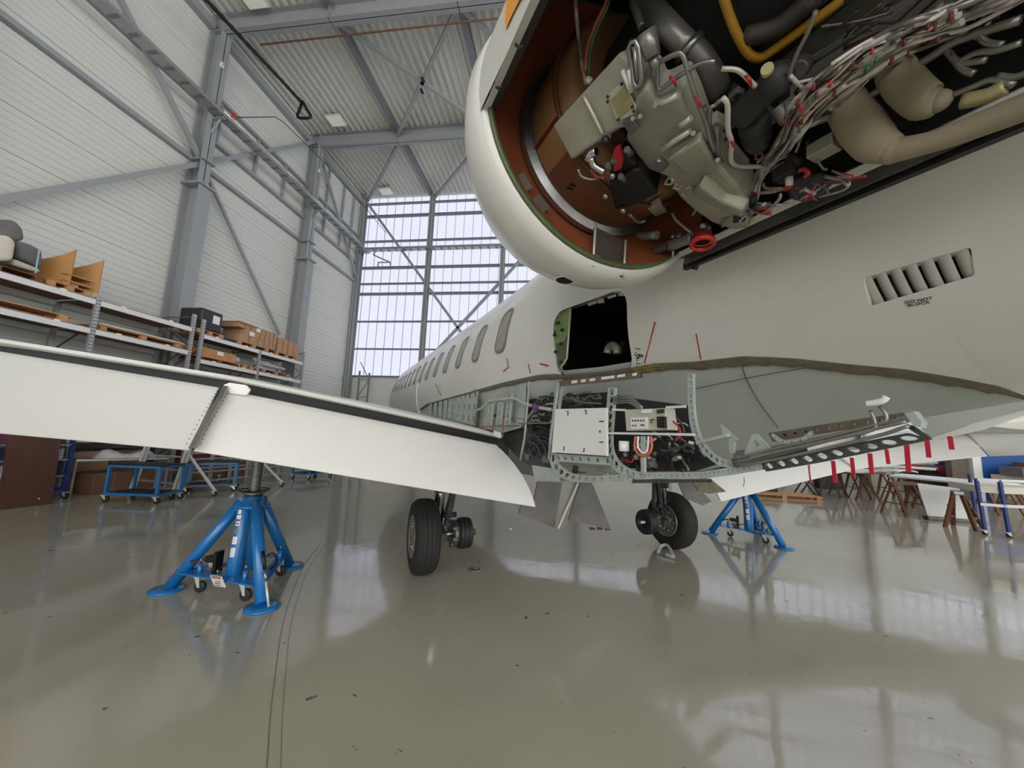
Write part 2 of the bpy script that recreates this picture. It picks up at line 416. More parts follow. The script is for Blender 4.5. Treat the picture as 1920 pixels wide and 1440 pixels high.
# right wall with a high band of windows and white brick below, back wall with the glazed hangar door
b = MB(); b.box(XR, XR+.25, YB, YF, 0, 3.0); b.box(XR, XR+.25, YB, YF, 13.2, ZT)
struct(b.obj('wall_right', 'brick_white'))
n = 7
for i in range(n):
    y0 = YB+(YF-YB)*i/n; y1 = YB+(YF-YB)*(i+1)/n
    w_ = thing('window_%d' % (20+i), 'high side window of the right wall, bay %d' % (i+1), 'window'); w_['kind'] = 'structure'
    MB().box(XR+.05, XR+.1, y0, y1, 3.0, 13.2).obj('pane', 'pane_side', w_)
    b = MB(); b.box(XR-.3, XR, y0-.16, y0+.16, 0, ZT)
    for z in (3.0, 5.5, 8.1, 10.7, 13.2): b.box(XR-.06, XR+.02, y0, y1, z-.06, z+.06)
    b.obj('frame', 'grey_paint', w_)
b = MB(); b.box(XL, XR, YB-.25, YB, 12.6, ZT); b.box(XL, -8, YB-.25, YB, 0, 12.6); b.box(21, XR, YB-.25, YB, 0, 12.6)
struct(b.obj('wall_back', 'wall_panel'))
for i in range(6):
    x0 = -8+29*i/6; x1 = -8+29*(i+1)/6
    d_ = thing('door_%d' % (i+1), 'tall glazed leaf of the hangar door behind, leaf %d' % (i+1), 'door'); d_['kind'] = 'structure'
    MB().box(x0, x1, YB-.15, YB-.1, .4, 12.6).obj('pane', 'pane_door', d_)
    b = MB(); b.box(x0, x0+.12, YB-.2, YB, 0, 12.6); b.box(x1-.12, x1, YB-.2, YB, 0, 12.6); b.box(x0, x1, YB-.2, YB, 0, .5)
    for z in (3.4, 6.4, 9.4, 12.5): b.box(x0, x1, YB-.2, YB-.02, z-.07, z+.07)
    b.obj('frame', 'grey_paint', d_)
# columns of the left wall, with head plates, and the roof beams they carry
CY = [-10.1, -5.35, -.62, 4.1, 8.95, 13.72]
for i, y in enumerate(CY):
    hcol('trim_%d' % (30+i), XL+.26, y, 8.6, ZT, .34, .42, 'x')
    b = MB(); t = .025
    b.box(XL+.03, XL+.055, y-.2, y+.2, 0, 8.55); b.box(XL+.56, XL+.585, y-.2, y+.2, 0, 8.55); b.box(XL+.05, XL+.57, y-.012, y+.012, 0, 8.55)
    b.box(XL, XL+.68, y-.26, y+.26, 8.53, 8.6)
    b.box(XL+.05, XL+.6, y-.2, y+.2, 9.36, 9.4)
    struct(b.obj('trim_%d' % (40+i), 'grey_paint'))
    b = MB(); H = ZT-.62
    b.box(XL, XR, y-.15, y+.15, H, H+.025); b.box(XL, XR, y-.15, y+.15, ZT-.04, ZT-.015); b.box(XL, XR, y-.01, y+.01, H, ZT-.02)
    x = XL+4.05
    while x < XR: b.box(x-.01, x+.01, y-.15, y+.15, H, ZT-.02); x += 4.05
    struct(b.obj('trim_%d' % (50+i), 'grey_paint'))
    MB().box(XR-.6, XR-.3, y-.15, y+.15, 0, ZT-.6).obj('trim_%d' % (60+i), 'grey_paint')['kind'] = 'structure'
yy = CY+[YF-.1]
# girts, eave beam, posts and bracing of the left wall
b = MB()
for j in range(len(yy)-1):
    y0, y1 = yy[j]+.17, yy[j+1]-.17
    b.box(XL, XL+.22, y0, y1, 13.9, 14.14); 
    if j >= 4:
        for z, t in ((9.42, .10), (10.47, .10), (11.97, .10)): b.box(XL+.02, XL+.16, y0, y1, z-t/2, z+t/2)
        for k in (1, 3.1, 5) if j == 4 else (1.2, 2.6, 3.6):
            yk = y0+(.35+ (k-1)*.72 if j == 4 else k*.9); b.box(XL+.03, XL+.12, yk-.04, yk+.04, 10.47, 11.97 if j == 4 else 13.9)
    else:
        b.box(XL+.02, XL+.16, y0, y1, 9.37, 9.5); b.box(XL+.02, XL+.10, y0, y1, 11.3, 11.4)
struct(b.obj('trim_70', 'grey_paint'))
def brace(name, a, c, w=.11, m='grey_paint'): return struct(MB().bar(a, c, w, w).obj(name, m))
brace('trim_71', (XL+.18, 5.0, 5.35), (XL+.3, 8.85, 9.25), .13)
brace('trim_72', (XL+.24, 6.1, 12.25), (XL+.3, 8.85, 9.5), .12)
brace('trim_73', (XL+.2, 9.15, 9.3), (XL+.2, 12.95, 5.1), .09)
brace('trim_74', (XL+.2, 9.2, 9.6), (XL+.2, 13.6, 14.1), .12)
brace('trim_75', (XL+.2, 13.9, 14.0), (XL+.2, 17.9, 9.5), .10)
# bracing of the glazed gable
brace('trim_76', (-11.0, YF-.3, 14.1), (-4.9, YF-.3, 6.3), .13)
brace('trim_77', (-1.9, YF-.3, 10.8), (-6.3, YF-.3, 5.7), .13)
brace('trim_78', (1.4, YF-.3, 14.1), (7.4, YF-.3, 6.3), .13)
# roof: tie beams and cross bracing
b = MB()
for x in (-7.25, -3.25, .8, 4.85, 8.9, 12.95, 17):
    for y0, y1 in zip([YB]+CY, CY+[YF]):
        b.box(x-.1, x+.1, y0+.16, y1-.16, ZT-.22, ZT-.02)
struct(b.obj('trim_80', 'grey_paint_dark'))
for k, (a, c) in enumerate((((-7.2, 9.2), (-3.3, 13.6)), ((-3.35, 9.2), (-7.2, 13.6)), ((-7.2, 13.9), (-11.0, 18.0)), ((-3.25, 13.9), (-7.1, 18.0)), ((-3.2, 9.2), (.75, 13.6)), ((.75, 9.2), (-3.2, 13.6)))):
    brace('trim_%d' % (81+k), (a[0], a[1], ZT-.3), (c[0], c[1], ZT-.3), .13)
b = MB()
for dx, dy in ((-.1, .1), (.1, -.12)):
    for k in range(3): b.box(-5.28+dx-.05, -5.28+dx+.05, 11.38+dy*2+k*.07, 11.40+dy*2+k*.07+.03, ZT-.40, ZT-.36)
struct(b.obj('trim_88', 'charcoal'))
# square roof lamps
for k, (x, y) in enumerate(((-9.66, 12.9), (-9.67, 17.5), (-9.55, 8.45))):
    t = thing('ceiling_light', ['flat square roof light nearest the eave, behind the second roof beam', 'flat square roof light close to the glazed gable', 'flat square roof light in the bay above the first column'][k], 'lamp', (x, y, ZT-.16), group='roof lights')
    MB().box(-.34, .34, -.28, .28, .02, .10).obj('housing', 'rack_beam', t, bevel=.01)
    MB().box(-.3, .3, -.24, .24, 0, .02).obj('diffuser', 'lamp_glow', t)
    for dx in (-.25, .25): MB().bar((dx, 0, .1), (dx, 0, .16), .02).obj('bracket', 'galv', t)
# galvanised conductor track along the wall and across the gable
def track(name, a, c, label):
    t = thing(name, label, 'cable tray', (0, 0, 0)); a, c = np.array(a, float), np.array(c, float); d = (c-a)/np.linalg.norm(c-a); n_ = np.cross(d, (0, 0, 1))
    b = MB(); b.bar(a, c, .30, .02)
    for s_ in (-1, 1): b.bar(a+n_*.15*s_+(0, 0, .05), c+n_*.15*s_+(0, 0, .05), .015, .10)
    b.obj('tray', 'galv', t)
    L = np.linalg.norm(c-a); k = .2
    while k < L: p = a+d*k; MB().bar(p-n_*.15+(0, 0, -.012), p+n_*.15+(0, 0, -.012), .10, .008).obj('rung', 'grey_paint_dark', t); k += .42
    return t
tr = track('cable_tray', (-10.62, -2, 10.95), (-10.62, 17.8, 10.95), 'long galvanised cable tray running along the left wall past the columns')
for y in (4.1, 8.95, 13.72): MB().bar((XL+.4, y, 10.85), (-10.45, y, 10.85), .08, .06).bar((XL+.45, y, 10.4), (-10.6, y, 10.83), .05, .04).obj('bracket', 'galv', tr)
MB().cyl((-10.45, 8.9, 11.04), (-10.45, 17.9, 11.04), .022, seg=8).obj('conduit', 'chrome', tr)
track('cable_tray', (-10.8, 17.75, 11.1), (-2.9, 17.75, 11.1), 'galvanised cable tray crossing in front of the glazed gable')
t = thing('alarm_beacon', 'small red beacon on the cable tray beside the nearest column', 'beacon', (-10.42, 9.2, 11.08))
MB().cyl((0, 0, 0), (0, 0, .1), .07, .06, 14).sphere((0, 0, .12), .062).obj('lens', 'red_anod', t); MB().cyl((0, 0, -.05), (0, 0, 0), .05, seg=12).obj('base', 'galv', t)
pts = [WX(437, 220, -10.42), WX(505, 220, -9.8), (-9.6, 11.2, 11.9), (-9.8, 13, 11.9), (-10.3, 15, 11.5), (-10.4, 17.8, 10.9)]
pts = [WX(437, 220, -10.42), WX(470, 220, -10.3), WX(515, 219, -10.1), WX(532, 229, -10.1), WX(600, 297, -10.1), WX(690, 395, -10.1), (-9.5, 17.6, 12.0)]
tag(MB().tube(pts, .014, 6).obj('power_cable', 'black'), 'thin black cable looping from the red beacon along the left wall', 'cable')
# folding hoist rail: black lattice strip ending in a triangle under the roof
t = thing('suspended_cable_loop', 'black ribbed cable run ending in a triangular loop below the roof deck', 'cable')
a, c = WX(355, -34, -9.7), WX(566, 192, -9.6)
MB().tube([a+(c-a)*k/30 for k in range(31)], [.05+.014*(k % 2) for k in range(31)], 6).obj('cable_run', 'black', t)
tp = [WY(567, 190, c[1]), WY(557, 220, c[1]), WY(584, 220, c[1])]
MB().tube(smooth_path([tp[0]*.98+tp[1]*.02, tp[0]*.5+tp[1]*.5, tp[1]*.95+tp[2]*.05, tp[1]*.05+tp[2]*.95, tp[2]*.5+tp[0]*.5, tp[0]*.99+tp[2]*.01], 3), .05, 8, closed=True).obj('loop', 'black', t)
MB().bar(WY(576, 198, c[1]), WY(602, 170, c[1]), .012).obj('rod', 'grey_paint', t)
MB().tube([WY(490, 62, 8.95), WY(640, 43, 8.95)], .03, 6).obj('sprinkler_pipe', 'red_anod')
o = bpy.data.objects['sprinkler_pipe']; bpy.data.objects.remove(o)
ph = thing('sprinkler_pipe', 'thin red brown pipe under the first roof beam', 'pipe'); 
MB().tube([(-9.9, 9.25, 13.75), (8, 9.25, 13.75)], .028, 8).obj('pipe', 'cardboard_dark', ph)
for x in (-8, -4, 0, 4): MB().bar((x, 9.25, 13.77), (x, 9.1, 13.93), .015).obj('hanger', 'galv', ph)
for k, (q, yv) in enumerate((((415, 122), 9.2), ((598, 321), 13.9))):
    p = WX(q[0], q[1], XL+.5); t = thing('wall_sensor', ['small white box fixed high on the nearest column', 'small white box fixed on the second column'][k], 'sensor', p, group='column sensors')
    MB().box(-.02, .05, -.05, .05, -.08, .08).obj('casing', 'white_board', t, bevel=.01); MB().box(.05, .056, -.015, .015, -.02, .02).obj('button', 'black', t)
# open jib on the gable tray
t = thing('jib_arm', 'small swivel arm hanging below the gable cable tray', 'arm'); p = [WY(700, 478, 17.5), WY(732, 492, 17.5), WY(732, 500, 17.5), WY(709, 500, 17.5), WY(709, 492, 17.5)]
b = MB(); b.bar(p[0], p[1], .06); b.bar(p[1], p[2], .05); b.bar(p[3], p[4], .05); b.bar(p[4], p[1], .05); b.bar(p[0], (p[0][0], 17.72, 11.1), .05); b.obj('arm', 'grey_paint', t)
# scaffold tower by the gable
t = thing('scaffold_frame', 'narrow grey ladder frame standing against the base of the gable', 'scaffold', (-10.0, 17.6, 0))
b = MB(); b.bar((-.27, 0, 0), (-.27, 0, 4.45), .07); b.obj('upright', 'grey_paint_dark', t); b = MB(); b.bar((.27, 0, 0), (.27, 0, 4.35), .07); b.obj('upright', 'grey_paint_dark', t)
b = MB(); z = .4; k = 0
while z < 4.2:
    b.bar((-.27, 0, z), (.27, 0, z), .04); b.bar((-.27 if k % 2 else .27, 0, z), (.27 if k % 2 else -.27, 0, z+.9), .035); z += .9; k += 1
b.obj('lattice', 'grey_paint_dark', t)
# ================================================================== THE AIRLINER
AC = thing('airliner', 'large white jet with open engine cowl, parked across the hangar over blue jacks', 'airplane')
m = Matrix.Identity(4)
for i in range(3):
    m[i][0] = rt[i]; m[i][1] = fu[i]; m[i][2] = upv[i]; m[i][3] = AO[i]
AC.matrix_world = m
def evalmesh(o):
    dg = bpy.context.evaluated_depsgraph_get(); dg.update()
    me = bpy.data.meshes.new_from_object(o.evaluated_get(dg)); o.modifiers.clear(); o.data = me
def rounded(poly, r=.2, k=4):
    """round the corners of a 2-D polygon; r is the share of the shorter neighbouring edge"""
    out = []; n = len(poly); P = [np.array(p, float) for p in poly]
    for i in range(n):
        a, b, c = P[i-1], P[i], P[(i+1) % n]; L = min(np.linalg.norm(a-b), np.linalg.norm(c-b))*r
        p0 = b+(a-b)/np.linalg.norm(a-b)*L; p2 = b+(c-b)/np.linalg.norm(c-b)*L
        for j in range(k+1):
            t = j/k; out.append((1-t)**2*p0+2*t*(1-t)*b+t*t*p2)
    return out
def yz(pts): return [hit(*q)[1:] for q in pts]
edge_px = [(785, 769), (800, 758), (835, 748), (880, 736), (940, 719), (985, 709), (1010, 704), (1040, 702), (1060, 704), (1125, 699), (1190, 690), (1230, 683), (1300, 680), (1350, 675), (1395, 670), (1450, 672), (1500, 675), (1600, 686), (1700, 695), (1800, 712), (1880, 728), (1918, 741)]
EDGE = sorted([tuple(hit(*q)[1:]) for q in edge_px])
ys = sorted(set([round(v, 3) for v in list(np.arange(-12, -6, .6))+list(np.arange(-6, -4.2, .2))+list(np.arange(-4.2, -3.2, .035))+[e[0] for e in EDGE]+list(np.arange(EDGE[-1][0]+.12, 9, .5))+list(np.arange(9, 13.6, .25))+[13.6]]))
ylast, y0e = EDGE[-1][0], EDGE[0][0]
def zedge(y):
    if y > ylast+.1: return None
    if y < y0e: return interp(y, [(-12, 3.1), (-6, 2.3), (-4.6, 1.92), (y0e, EDGE[0][1])])
    return interp(y, EDGE)
def ring(y, k, lo, hi, n=90):
    zc, hh, hw = body(y); out = []
    for i in range(n+1):
        t = lo+(hi-lo)*i/n; out.append((hw*k*math.sin(t), y, zc-hh*k*math.cos(t)))
    return out
def tz(y, z):
    zc, hh, hw = body(y); return math.acos(max(-1, min(1, (zc-z)/hh)))
rows_o = []; rows_i = []
for y in ys:
    z = zedge(y); th = 0.004 if z is None else max(.004, tz(y, z))
    rows_o.append(ring(y, 1, -th, -(2*PI-th))); rows_i.append(ring(y, .972, -th, -(2*PI-th)))
b = MB()
vo = [[b.bm.verts.new(V(p)) for p in r] for r in rows_o]; vi = [[b.bm.verts.new(V(p)) for p in r] for r in rows_i]
for A, B, C_, D in zip(vo, vo[1:], vi, vi[1:]):
    for k in range(90):
        f = b.bm.faces.new([A[k], A[k+1], B[k+1], B[k]]); f.smooth = True
        f = b.bm.faces.new([C_[k], D[k], D[k+1], C_[k+1]]); f.smooth = True
    for k in (0, 90): b.bm.faces.new([A[k], B[k], D[k], C_[k]])
for A, C_ in ((vo[0], vi[0]), (vo[-1], vi[-1])):
    for k in range(90): b.bm.faces.new([A[k], A[k+1], C_[k+1], C_[k]])
FUS = b.obj('fuselage', 'paint_white', AC)
def cut(target, poly2, x0, x1):
    c = MB().prism([(x0, p[0], p[1]) for p in poly2], (x1-x0, 0, 0)).obj('cutter', 'black', AC)
    md = target.modifiers.new('c', 'BOOLEAN'); md.operation = 'DIFFERENCE'; md.solver = 'EXACT'; md.object = c
    evalmesh(target); bpy.data.objects.remove(c)
    bm_ = bmesh.new(); bm_.from_mesh(target.data)
    for e in bm_.edges: e.smooth = len(e.link_faces) == 2 and e.calc_face_angle(0) < .5
    bm_.to_mesh(target.data); bm_.free()
hatch_px = [(1040, 587), (1178, 538), (1193, 700), (1052, 713)]
HP = rounded(yz(hatch_px), .26, 6)
lou_px = [(1618, 521), (1820, 463), (1828, 516), (1630, 574)]
LP = rounded(yz(lou_px), .12, 3)
cut(FUS, HP, -2.2, -.9); cut(FUS, LP, -1.6, -.35)
# lower skin with green-grey primer, a little inside the painted skin
rows = []
for y in ys:
    z = zedge(y)
    if z is None: continue
    th = tz(y, z+.03); rows.append(ring(y, .983, -th, th, 50))
b = MB(); b.grid(rows); LOW = b.obj('belly_skin', 'skin_primer', AC)
# torn sealant line where the fairing was bonded
b = MB(); rng = random.Random(3); A_, B_, C_ = [], [], []
for i in range(len(EDGE)-1):
    for t in (0, .25, .5, .75):
        y = EDGE[i][0]*(1-t)+EDGE[i+1][0]*t; z = EDGE[i][1]*(1-t)+EDGE[i+1][1]*t
        w_ = (.030 if y < 0 else .020)+rng.uniform(-.004, .005); A_.append(surf(y, z+.004, 1.003)); C_.append(surf(y, z-w_*.5, 1.008)); B_.append(surf(y, z-w_, .990))
b.grid([A_, C_, B_]); b.obj('sealant_strip', 'sealant', AC)
b = MB(); q0, q1 = hit(1192, 694), hit(1245, 690)
pa_, pb_ = [], []
for k in range(7):
    t = k/6; y = q0[1]*(1-t)+q1[1]*t; z = interp(y, EDGE); pa_.append(surf(y, z+.004*(k % 2), 1.012)); pb_.append(surf(y, z-.035+.008*(k % 3), 1.002))
b.grid([pa_, pb_]); b.obj('sealant_patch', 'sealant_yellow', AC)
# panel lines and thin marks on the primer skin
def surf_line(pts, r, name, m, k=1.0, par=None, seg=6):
    P = []
    for q in pts: h = hit(*q); P.append(surf(h[1], h[2], k))
    return MB().tube(smooth_path(P, 4), r, seg).obj(name, m, par or AC)
surf_line([(1387, 684), (1400, 718), (1425, 760), (1458, 802)], .0022, 'panel_seam', 'frame_dark', .985, LOW)
surf_line([(1303, 728), (1380, 712), (1460, 697), (1530, 686)], .0018, 'panel_seam', 'frame_dark', .985, LOW)
# hatch frame and dark bay behind it
hx = [surf(p[0], p[1], 1.001) for p in HP]; hb = [surf(p[0], p[1], .972)+np.array([0, 0, 0]) for p in HP]
b = MB(); b.grid([hx+[hx[0]], hb+[hb[0]]]); b.obj('hatch_rim', 'black', AC)
ya, yb2 = min(p[0] for p in HP), max(p[0] for p in HP); za, zb = min(p[1] for p in HP), max(p[1] for p in HP)
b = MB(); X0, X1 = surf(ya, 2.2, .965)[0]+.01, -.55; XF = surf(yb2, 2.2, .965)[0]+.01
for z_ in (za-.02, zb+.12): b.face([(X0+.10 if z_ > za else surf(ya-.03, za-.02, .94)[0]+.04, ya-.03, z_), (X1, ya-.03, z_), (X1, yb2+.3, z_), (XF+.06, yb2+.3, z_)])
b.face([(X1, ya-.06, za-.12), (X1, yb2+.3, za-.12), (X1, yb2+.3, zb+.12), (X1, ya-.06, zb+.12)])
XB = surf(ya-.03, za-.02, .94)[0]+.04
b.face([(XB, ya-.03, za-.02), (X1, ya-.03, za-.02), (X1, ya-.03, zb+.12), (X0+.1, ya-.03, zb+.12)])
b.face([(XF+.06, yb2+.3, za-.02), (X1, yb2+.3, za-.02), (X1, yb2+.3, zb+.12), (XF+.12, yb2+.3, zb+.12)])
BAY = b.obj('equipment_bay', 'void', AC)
def pl(pts, X, th, name, m, par, bevel=0): return MB().prism([AX(0, X, *q) for q in pts], (th, 0, 0)).obj(name, m, par, bevel)
pl([(1036, 600), (1070, 575), (1064, 625), (1058, 640), (1040, 645)], -1.285, .01, 'frame_web', 'chromate', BAY)
pl([(1040, 612), (1068, 610), (1062, 670), (1058, 684), (1046, 692)], -1.28, .01, 'frame_web', 'chromate_dark', BAY)
b = MB(); b.tube([AX(0, -1.285, *q) for q in ((1071, 574), (1067, 620), (1063, 672), (1048, 695))], .007, 6); b.obj('frame_edge', 'gearbox_light', BAY)
for q in ((1048, 606), (1055, 619), (1053, 645), (1053, 679), (1041, 628), (1043, 660)):
    p = AX(0, -1.295, *q); MB().box(p[0]-.012, p[0], p[1]-.012, p[1]+.012, p[2]-.009, p[2]+.009).obj('clip', 'black', BAY)
b = MB(); b.tube(smooth_path([AX(0, -.95, *q) for q in ((1139, 662), (1142, 652), (1150, 648), (1157, 655), (1158, 664))]), .03, 10); b.obj('duct', 'gearbox_light', BAY)
MB().bar(AX(0, -.9, 1167, 640), AX(0, -.9, 1166, 662), .02).obj('bracket', 'fan_brown', BAY)
b = MB()
for k, (u, v_) in enumerate((((1092, 565), (1108, 559)), ((1110, 560), (1122, 555)), ((1128, 551), (1144, 546)), ((1148, 545), (1168, 541)))):
    a, c = hit(*u), hit(*v_); b.prism([a+(.035, 0, 0), c+(.035, 0, 0), c+(.045, 0, -.022-.01*(k % 2)), a+(.045, 0, -.022)], (.012, 0, 0))
b.obj('latch_lug', 'steel', BAY)
# louvred air outlet and its stencil
lo0, lo1 = hit(1618, 548), hit(1824, 490); yy0, yy1 = sorted((lo0[1], lo1[1]))
zl0, zl1 = min(p[1] for p in LP), max(p[1] for p in LP)
b = MB(); i0 = [surf(y, z, .965) for y, z in ((yy0, zl0-.03), (yy1, zl0-.03), (yy1, zl1+.03), (yy0, zl1+.03))]; i1 = [p+np.array([.12, 0, 0]) for p in i0]
b.grid([i0+[i0[0]], i1+[i1[0]]], smooth=False); b.face(i1)
LV = b.obj('louvre_box', 'liner_dark', AC)
for k in range(7):
    b = MB(); ya_ = yy1-(yy1-yy0)*(k+1)/7; yb_ = yy1-(yy1-yy0)*(k-.05)/7
    rows = []
    for j in range(6):
        t = j/5; y = yb_+(ya_-yb_)*t; dep = .958+.034*math.sin(t*PI/2)**.7
        rows.append([surf(y, zl0-.03+(zl1-zl0+.06)*i/8, dep) for i in range(9)])
    b.grid(rows); b.obj('slat', 'paint_white', LV)
h1, h2 = hit(1697, 573), hit(1748, 558); hc = hit(1722, 566)
xd = surf(h2[1], hc[2])-surf(h1[1], hc[2]); xd[2] += (h2[2]-h1[2])*.35; up_ = surf(hc[1], hc[2]+.05)-surf(hc[1], hc[2]-.05)
nrm = np.cross(xd, up_); nrm = nrm/np.linalg.norm(nrm)
text_obj('stencil', 'DO NOT\nBLOCK', .0155, 'black', AC, basis(surf(hc[1], hc[2], 1.0)+nrm*.002, xd, up_), .0006)
# passenger windows: rim and pane wrap round the skin
def win_row(yc, zc_, w=.235, h=.40, name='cabin_window'):
    rim = []; inn = []; pane = []
    pts = rounded([(-w/2, -h/2), (w/2, -h/2), (w/2, h/2), (-w/2, h/2)], .42, 4)
    b = MB(); o_ = [surf(yc+p[0]*1.12, zc_+p[1]*1.08, 1.009) for p in pts]; i_ = [surf(yc+p[0]*.93, zc_+p[1]*.95, 1.009) for p in pts]; e_ = [surf(yc+p[0]*1.12, zc_+p[1]*1.08, .998) for p in pts]; d_ = [surf(yc+p[0]*.93, zc_+p[1]*.95, .999) for p in pts]
    b.grid([e_+[e_[0]], o_+[o_[0]], i_+[i_[0]], d_+[d_[0]]], smooth=False); W = b.obj(name, 'window_rim', AC)
    b = MB(); c = surf(yc, zc_, 1.0065); cv = b.bm.verts.new(V(c)); vs = [b.bm.verts.new(V(surf(yc+p[0]*.95, zc_+p[1]*.96, 1.0065))) for p in pts]
    for k in range(len(vs)): b.bm.faces.new([cv, vs[k], vs[(k+1) % len(vs)]])
    b.obj('pane', 'window_pane', W)
w0 = hit(943.5, 620)
for k in range(14): win_row(w0[1]+.735*k, w0[2]+.004*k)
for p in ((11.2, 2.72), (11.9, 2.45)):
    b = MB(); pts = rounded([(-.28, -.16), (.3, -.14), (.2, .16), (-.25, .2)], .25, 3)
    b.prism([surf(p[0]+q[0], p[1]+q[1], 1.004) for q in pts], (.02, 0, 0)); b.obj('cockpit_window', 'charcoal', AC)
# red tape on the skin
def tape(pts, w_=.012, k=1.002, name='red_tape', par=None):
    P = [hit(*q) for q in pts]; P = [surf(p[1], p[2], k) for p in P]; b = MB()
    for a, c in zip(P, P[1:]):
        d = (c-a)/np.linalg.norm(c-a); n_ = np.cross(d, (1, 0, 0)); n_ = n_/np.linalg.norm(n_)*w_/2
        b.prism([a-n_, a+n_, c+n_, c-n_], (-.002, 0, 0))
    return b.obj(name, 'tape_red', par or AC)
tape([(1229, 604), (1209, 681)], .008); tape([(1306, 626), (1315, 674)], .006); tape([(951, 672), (954, 688), (944, 697)], .010)
tape([(991, 682), (995, 700)], .010); tape([(1013, 682), (1029, 686)], .012)
b = MB(); rng = random.Random(5)
for k in range(26):
    h = hit(1197+rng.gauss(0, 4), 668+rng.gauss(0, 6)); p = surf(h[1], h[2], 1.001); b.box(p[0]-.002, p[0]+.001, p[1]-.003, p[1]+.003, p[2]-.003, p[2]+.003)
b.obj('soot_specks', 'black', FUS)['kind'] = 'stuff'
MB().cyl(surf(*yz([(826, 724)])[0], 1.0), surf(*yz([(826, 724)])[0], 1.0)+np.array([-.02, 0, 0]), .006, seg=6).bar(surf(*yz([(827, 742)])[0], 1.0), surf(*yz([(825, 721)])[0], 1.05), .008).obj('antenna', 'bare_dark', AC)
# ---- fairing support structure along the flank: perforated frames and beams in the plane x = -1.33
XS = -1.34
def E(pts, X=XS): return [AX(0, X, *q) for q in pts]
STR = MB().tube(E([(1036, 800), (1030, 850)], XS+.03), .008, 6).obj('fairing_frame_structure', 'frame_primer', AC, kind='x'); del STR['kind']
def band(name, A_, B_, n, hr=.3, m='frame_primer', X=XS, th=.012, sm=True):
    A2, B2 = E(A_, X), E(B_, X)
    if sm: A2, B2 = smooth_path(A2, 4), smooth_path(B2, 4)
    return MB().holed(A2, B2, n, hr, (th, 0, 0)).obj(name, m, STR)
band('curved_frame', [(1043, 714), (1036, 771), (1029, 830), (1031, 868), (1043, 889), (1066, 901), (1099, 905), (1140, 904), (1186, 901)], [(1056, 717), (1047, 771), (1039, 830), (1043, 862), (1054, 876), (1072, 887), (1099, 892), (1140, 891), (1186, 888)], 19, .33)
band('curved_frame', [(1140, 727), (1137, 765), (1135, 830), (1140, 864), (1156, 884), (1180, 895), (1206, 898)], [(1154, 727), (1151, 767), (1147, 830), (1154, 857), (1169, 873), (1188, 882), (1206, 886)], 14, .34)
band('curved_frame', [(1288.5, 701), (1290, 760), (1294, 799), (1306, 831), (1327, 858), (1351, 874), (1372, 877)], [(1299.5, 701), (1300.5, 760), (1306, 799), (1316, 827), (1335, 849), (1356, 861), (1374, 863)], 17, .33)
band('cross_beam', [(1036, 850), (1145, 857)], [(1044, 865), (1150, 873)], 7, .3, sm=False)
band('keel_beam', [(1204, 886), (1310, 885)], [(1204, 898), (1310, 898)], 10, .27, sm=False)
band('keel_beam', [(1310, 885), (1372, 876), (1430, 866)], [(1310, 898), (1372, 890), (1430, 880)], 13, .25, sm=False)
band('lower_rail', [(1185, 899), (1330, 898)], [(1185, 906), (1330, 905)], 20, .25, 'frame_dark', sm=False)
band('perforated_beam', [(1425, 866), (1515, 849), (1700, 812)], [(1436, 884), (1530, 868), (1744, 824)], 10, .33, 'frame_dark', th=.012, sm=False)
band('perforated_beam', [(1374, 846), (1440, 838), (1540, 818), (1640, 796), (1700, 778)], [(1378, 872), (1445, 857), (1545, 830), (1645, 805), (1712, 788)], 15, .22, 'beam_grey', X=XS+.05, sm=False)
band('perforated_beam', [(1440, 812), (1560, 793), (1690, 774)], [(1448, 828), (1566, 808), (1700, 790)], 11, .2, 'sealant', X=XS+.09, sm=False)
band('sill_strip', [(1048, 714), (1120, 706), (1200, 697)], [(1050, 724), (1122, 717), (1202, 708)], 9, .18, 'sealant', X=XS-.01, sm=False)
b = MB(); 
for u, v_ in (((1072, 714), (1082, 713)), ((1090, 712), (1098, 711)), ((1106, 710), (1116, 709)), ((1128, 707), (1152, 704)), ((1158, 703), (1172, 701)), ((1186, 700), (1194, 699))):
    P = E([u, v_, (v_[0]-1, v_[1]+5), (u[0]-1, u[1]+5)], XS-.012); MB().prism(P, (.004, 0, 0)).obj('primer_patch', 'tag_white', STR)
# end bracket of the beams and the angled skirt of the tail side
MB().prism(E([(1697, 776), (1712, 771), (1728, 792), (1725, 802), (1712, 798)], XS-.02), (.03, 0, 0)).obj('end_bracket', 'frame_primer', STR)
pl([(1708, 797), (1740, 818), (1744, 823), (1735, 824), (1702, 803)], XS, .012, 'end_plate', 'frame_dark', STR)
pl([(1712, 786), (1920, 752), (1930, 764), (1840, 788), (1742, 819)], -1.25, .01, 'tail_skirt', 'skin_primer', AC)
pl([(1744, 822), (1840, 790), (1920, 768), (1940, 772), (1840, 806), (1760, 824)], -1.24, .01, 'tail_skirt', 'paint_white', AC)
for P in ([(1374, 868), (1450, 849), (1540, 829), (1635, 805), (1700, 790)], [(1372, 862), (1448, 842), (1538, 822), (1632, 799), (1660, 790), (1660, 775), (1650, 762)], [(1380, 875), (1460, 860), (1560, 838), (1650, 816), (1705, 798)], [(1400, 858), (1480, 842), (1570, 822), (1636, 806), (1640, 790), (1632, 770)]):
    MB().tube(smooth_path(E(P, XS-.02), 5), .0045, 8).obj('hydraulic_line', 'pipe_grey', STR)
MB().tube(smooth_path(E([(1625, 757), (1640, 755), (1655, 751), (1662, 744)], XS-.05), 5), [.008]*16, 8).obj('drain_hook', 'tag_white', STR)
pl([(1350, 796), (1362, 806), (1382, 825), (1377, 829), (1375, 850), (1368, 850), (1366, 825), (1356, 814)], XS+.02, .01, 'strut_bracket', 'frame_primer', STR)
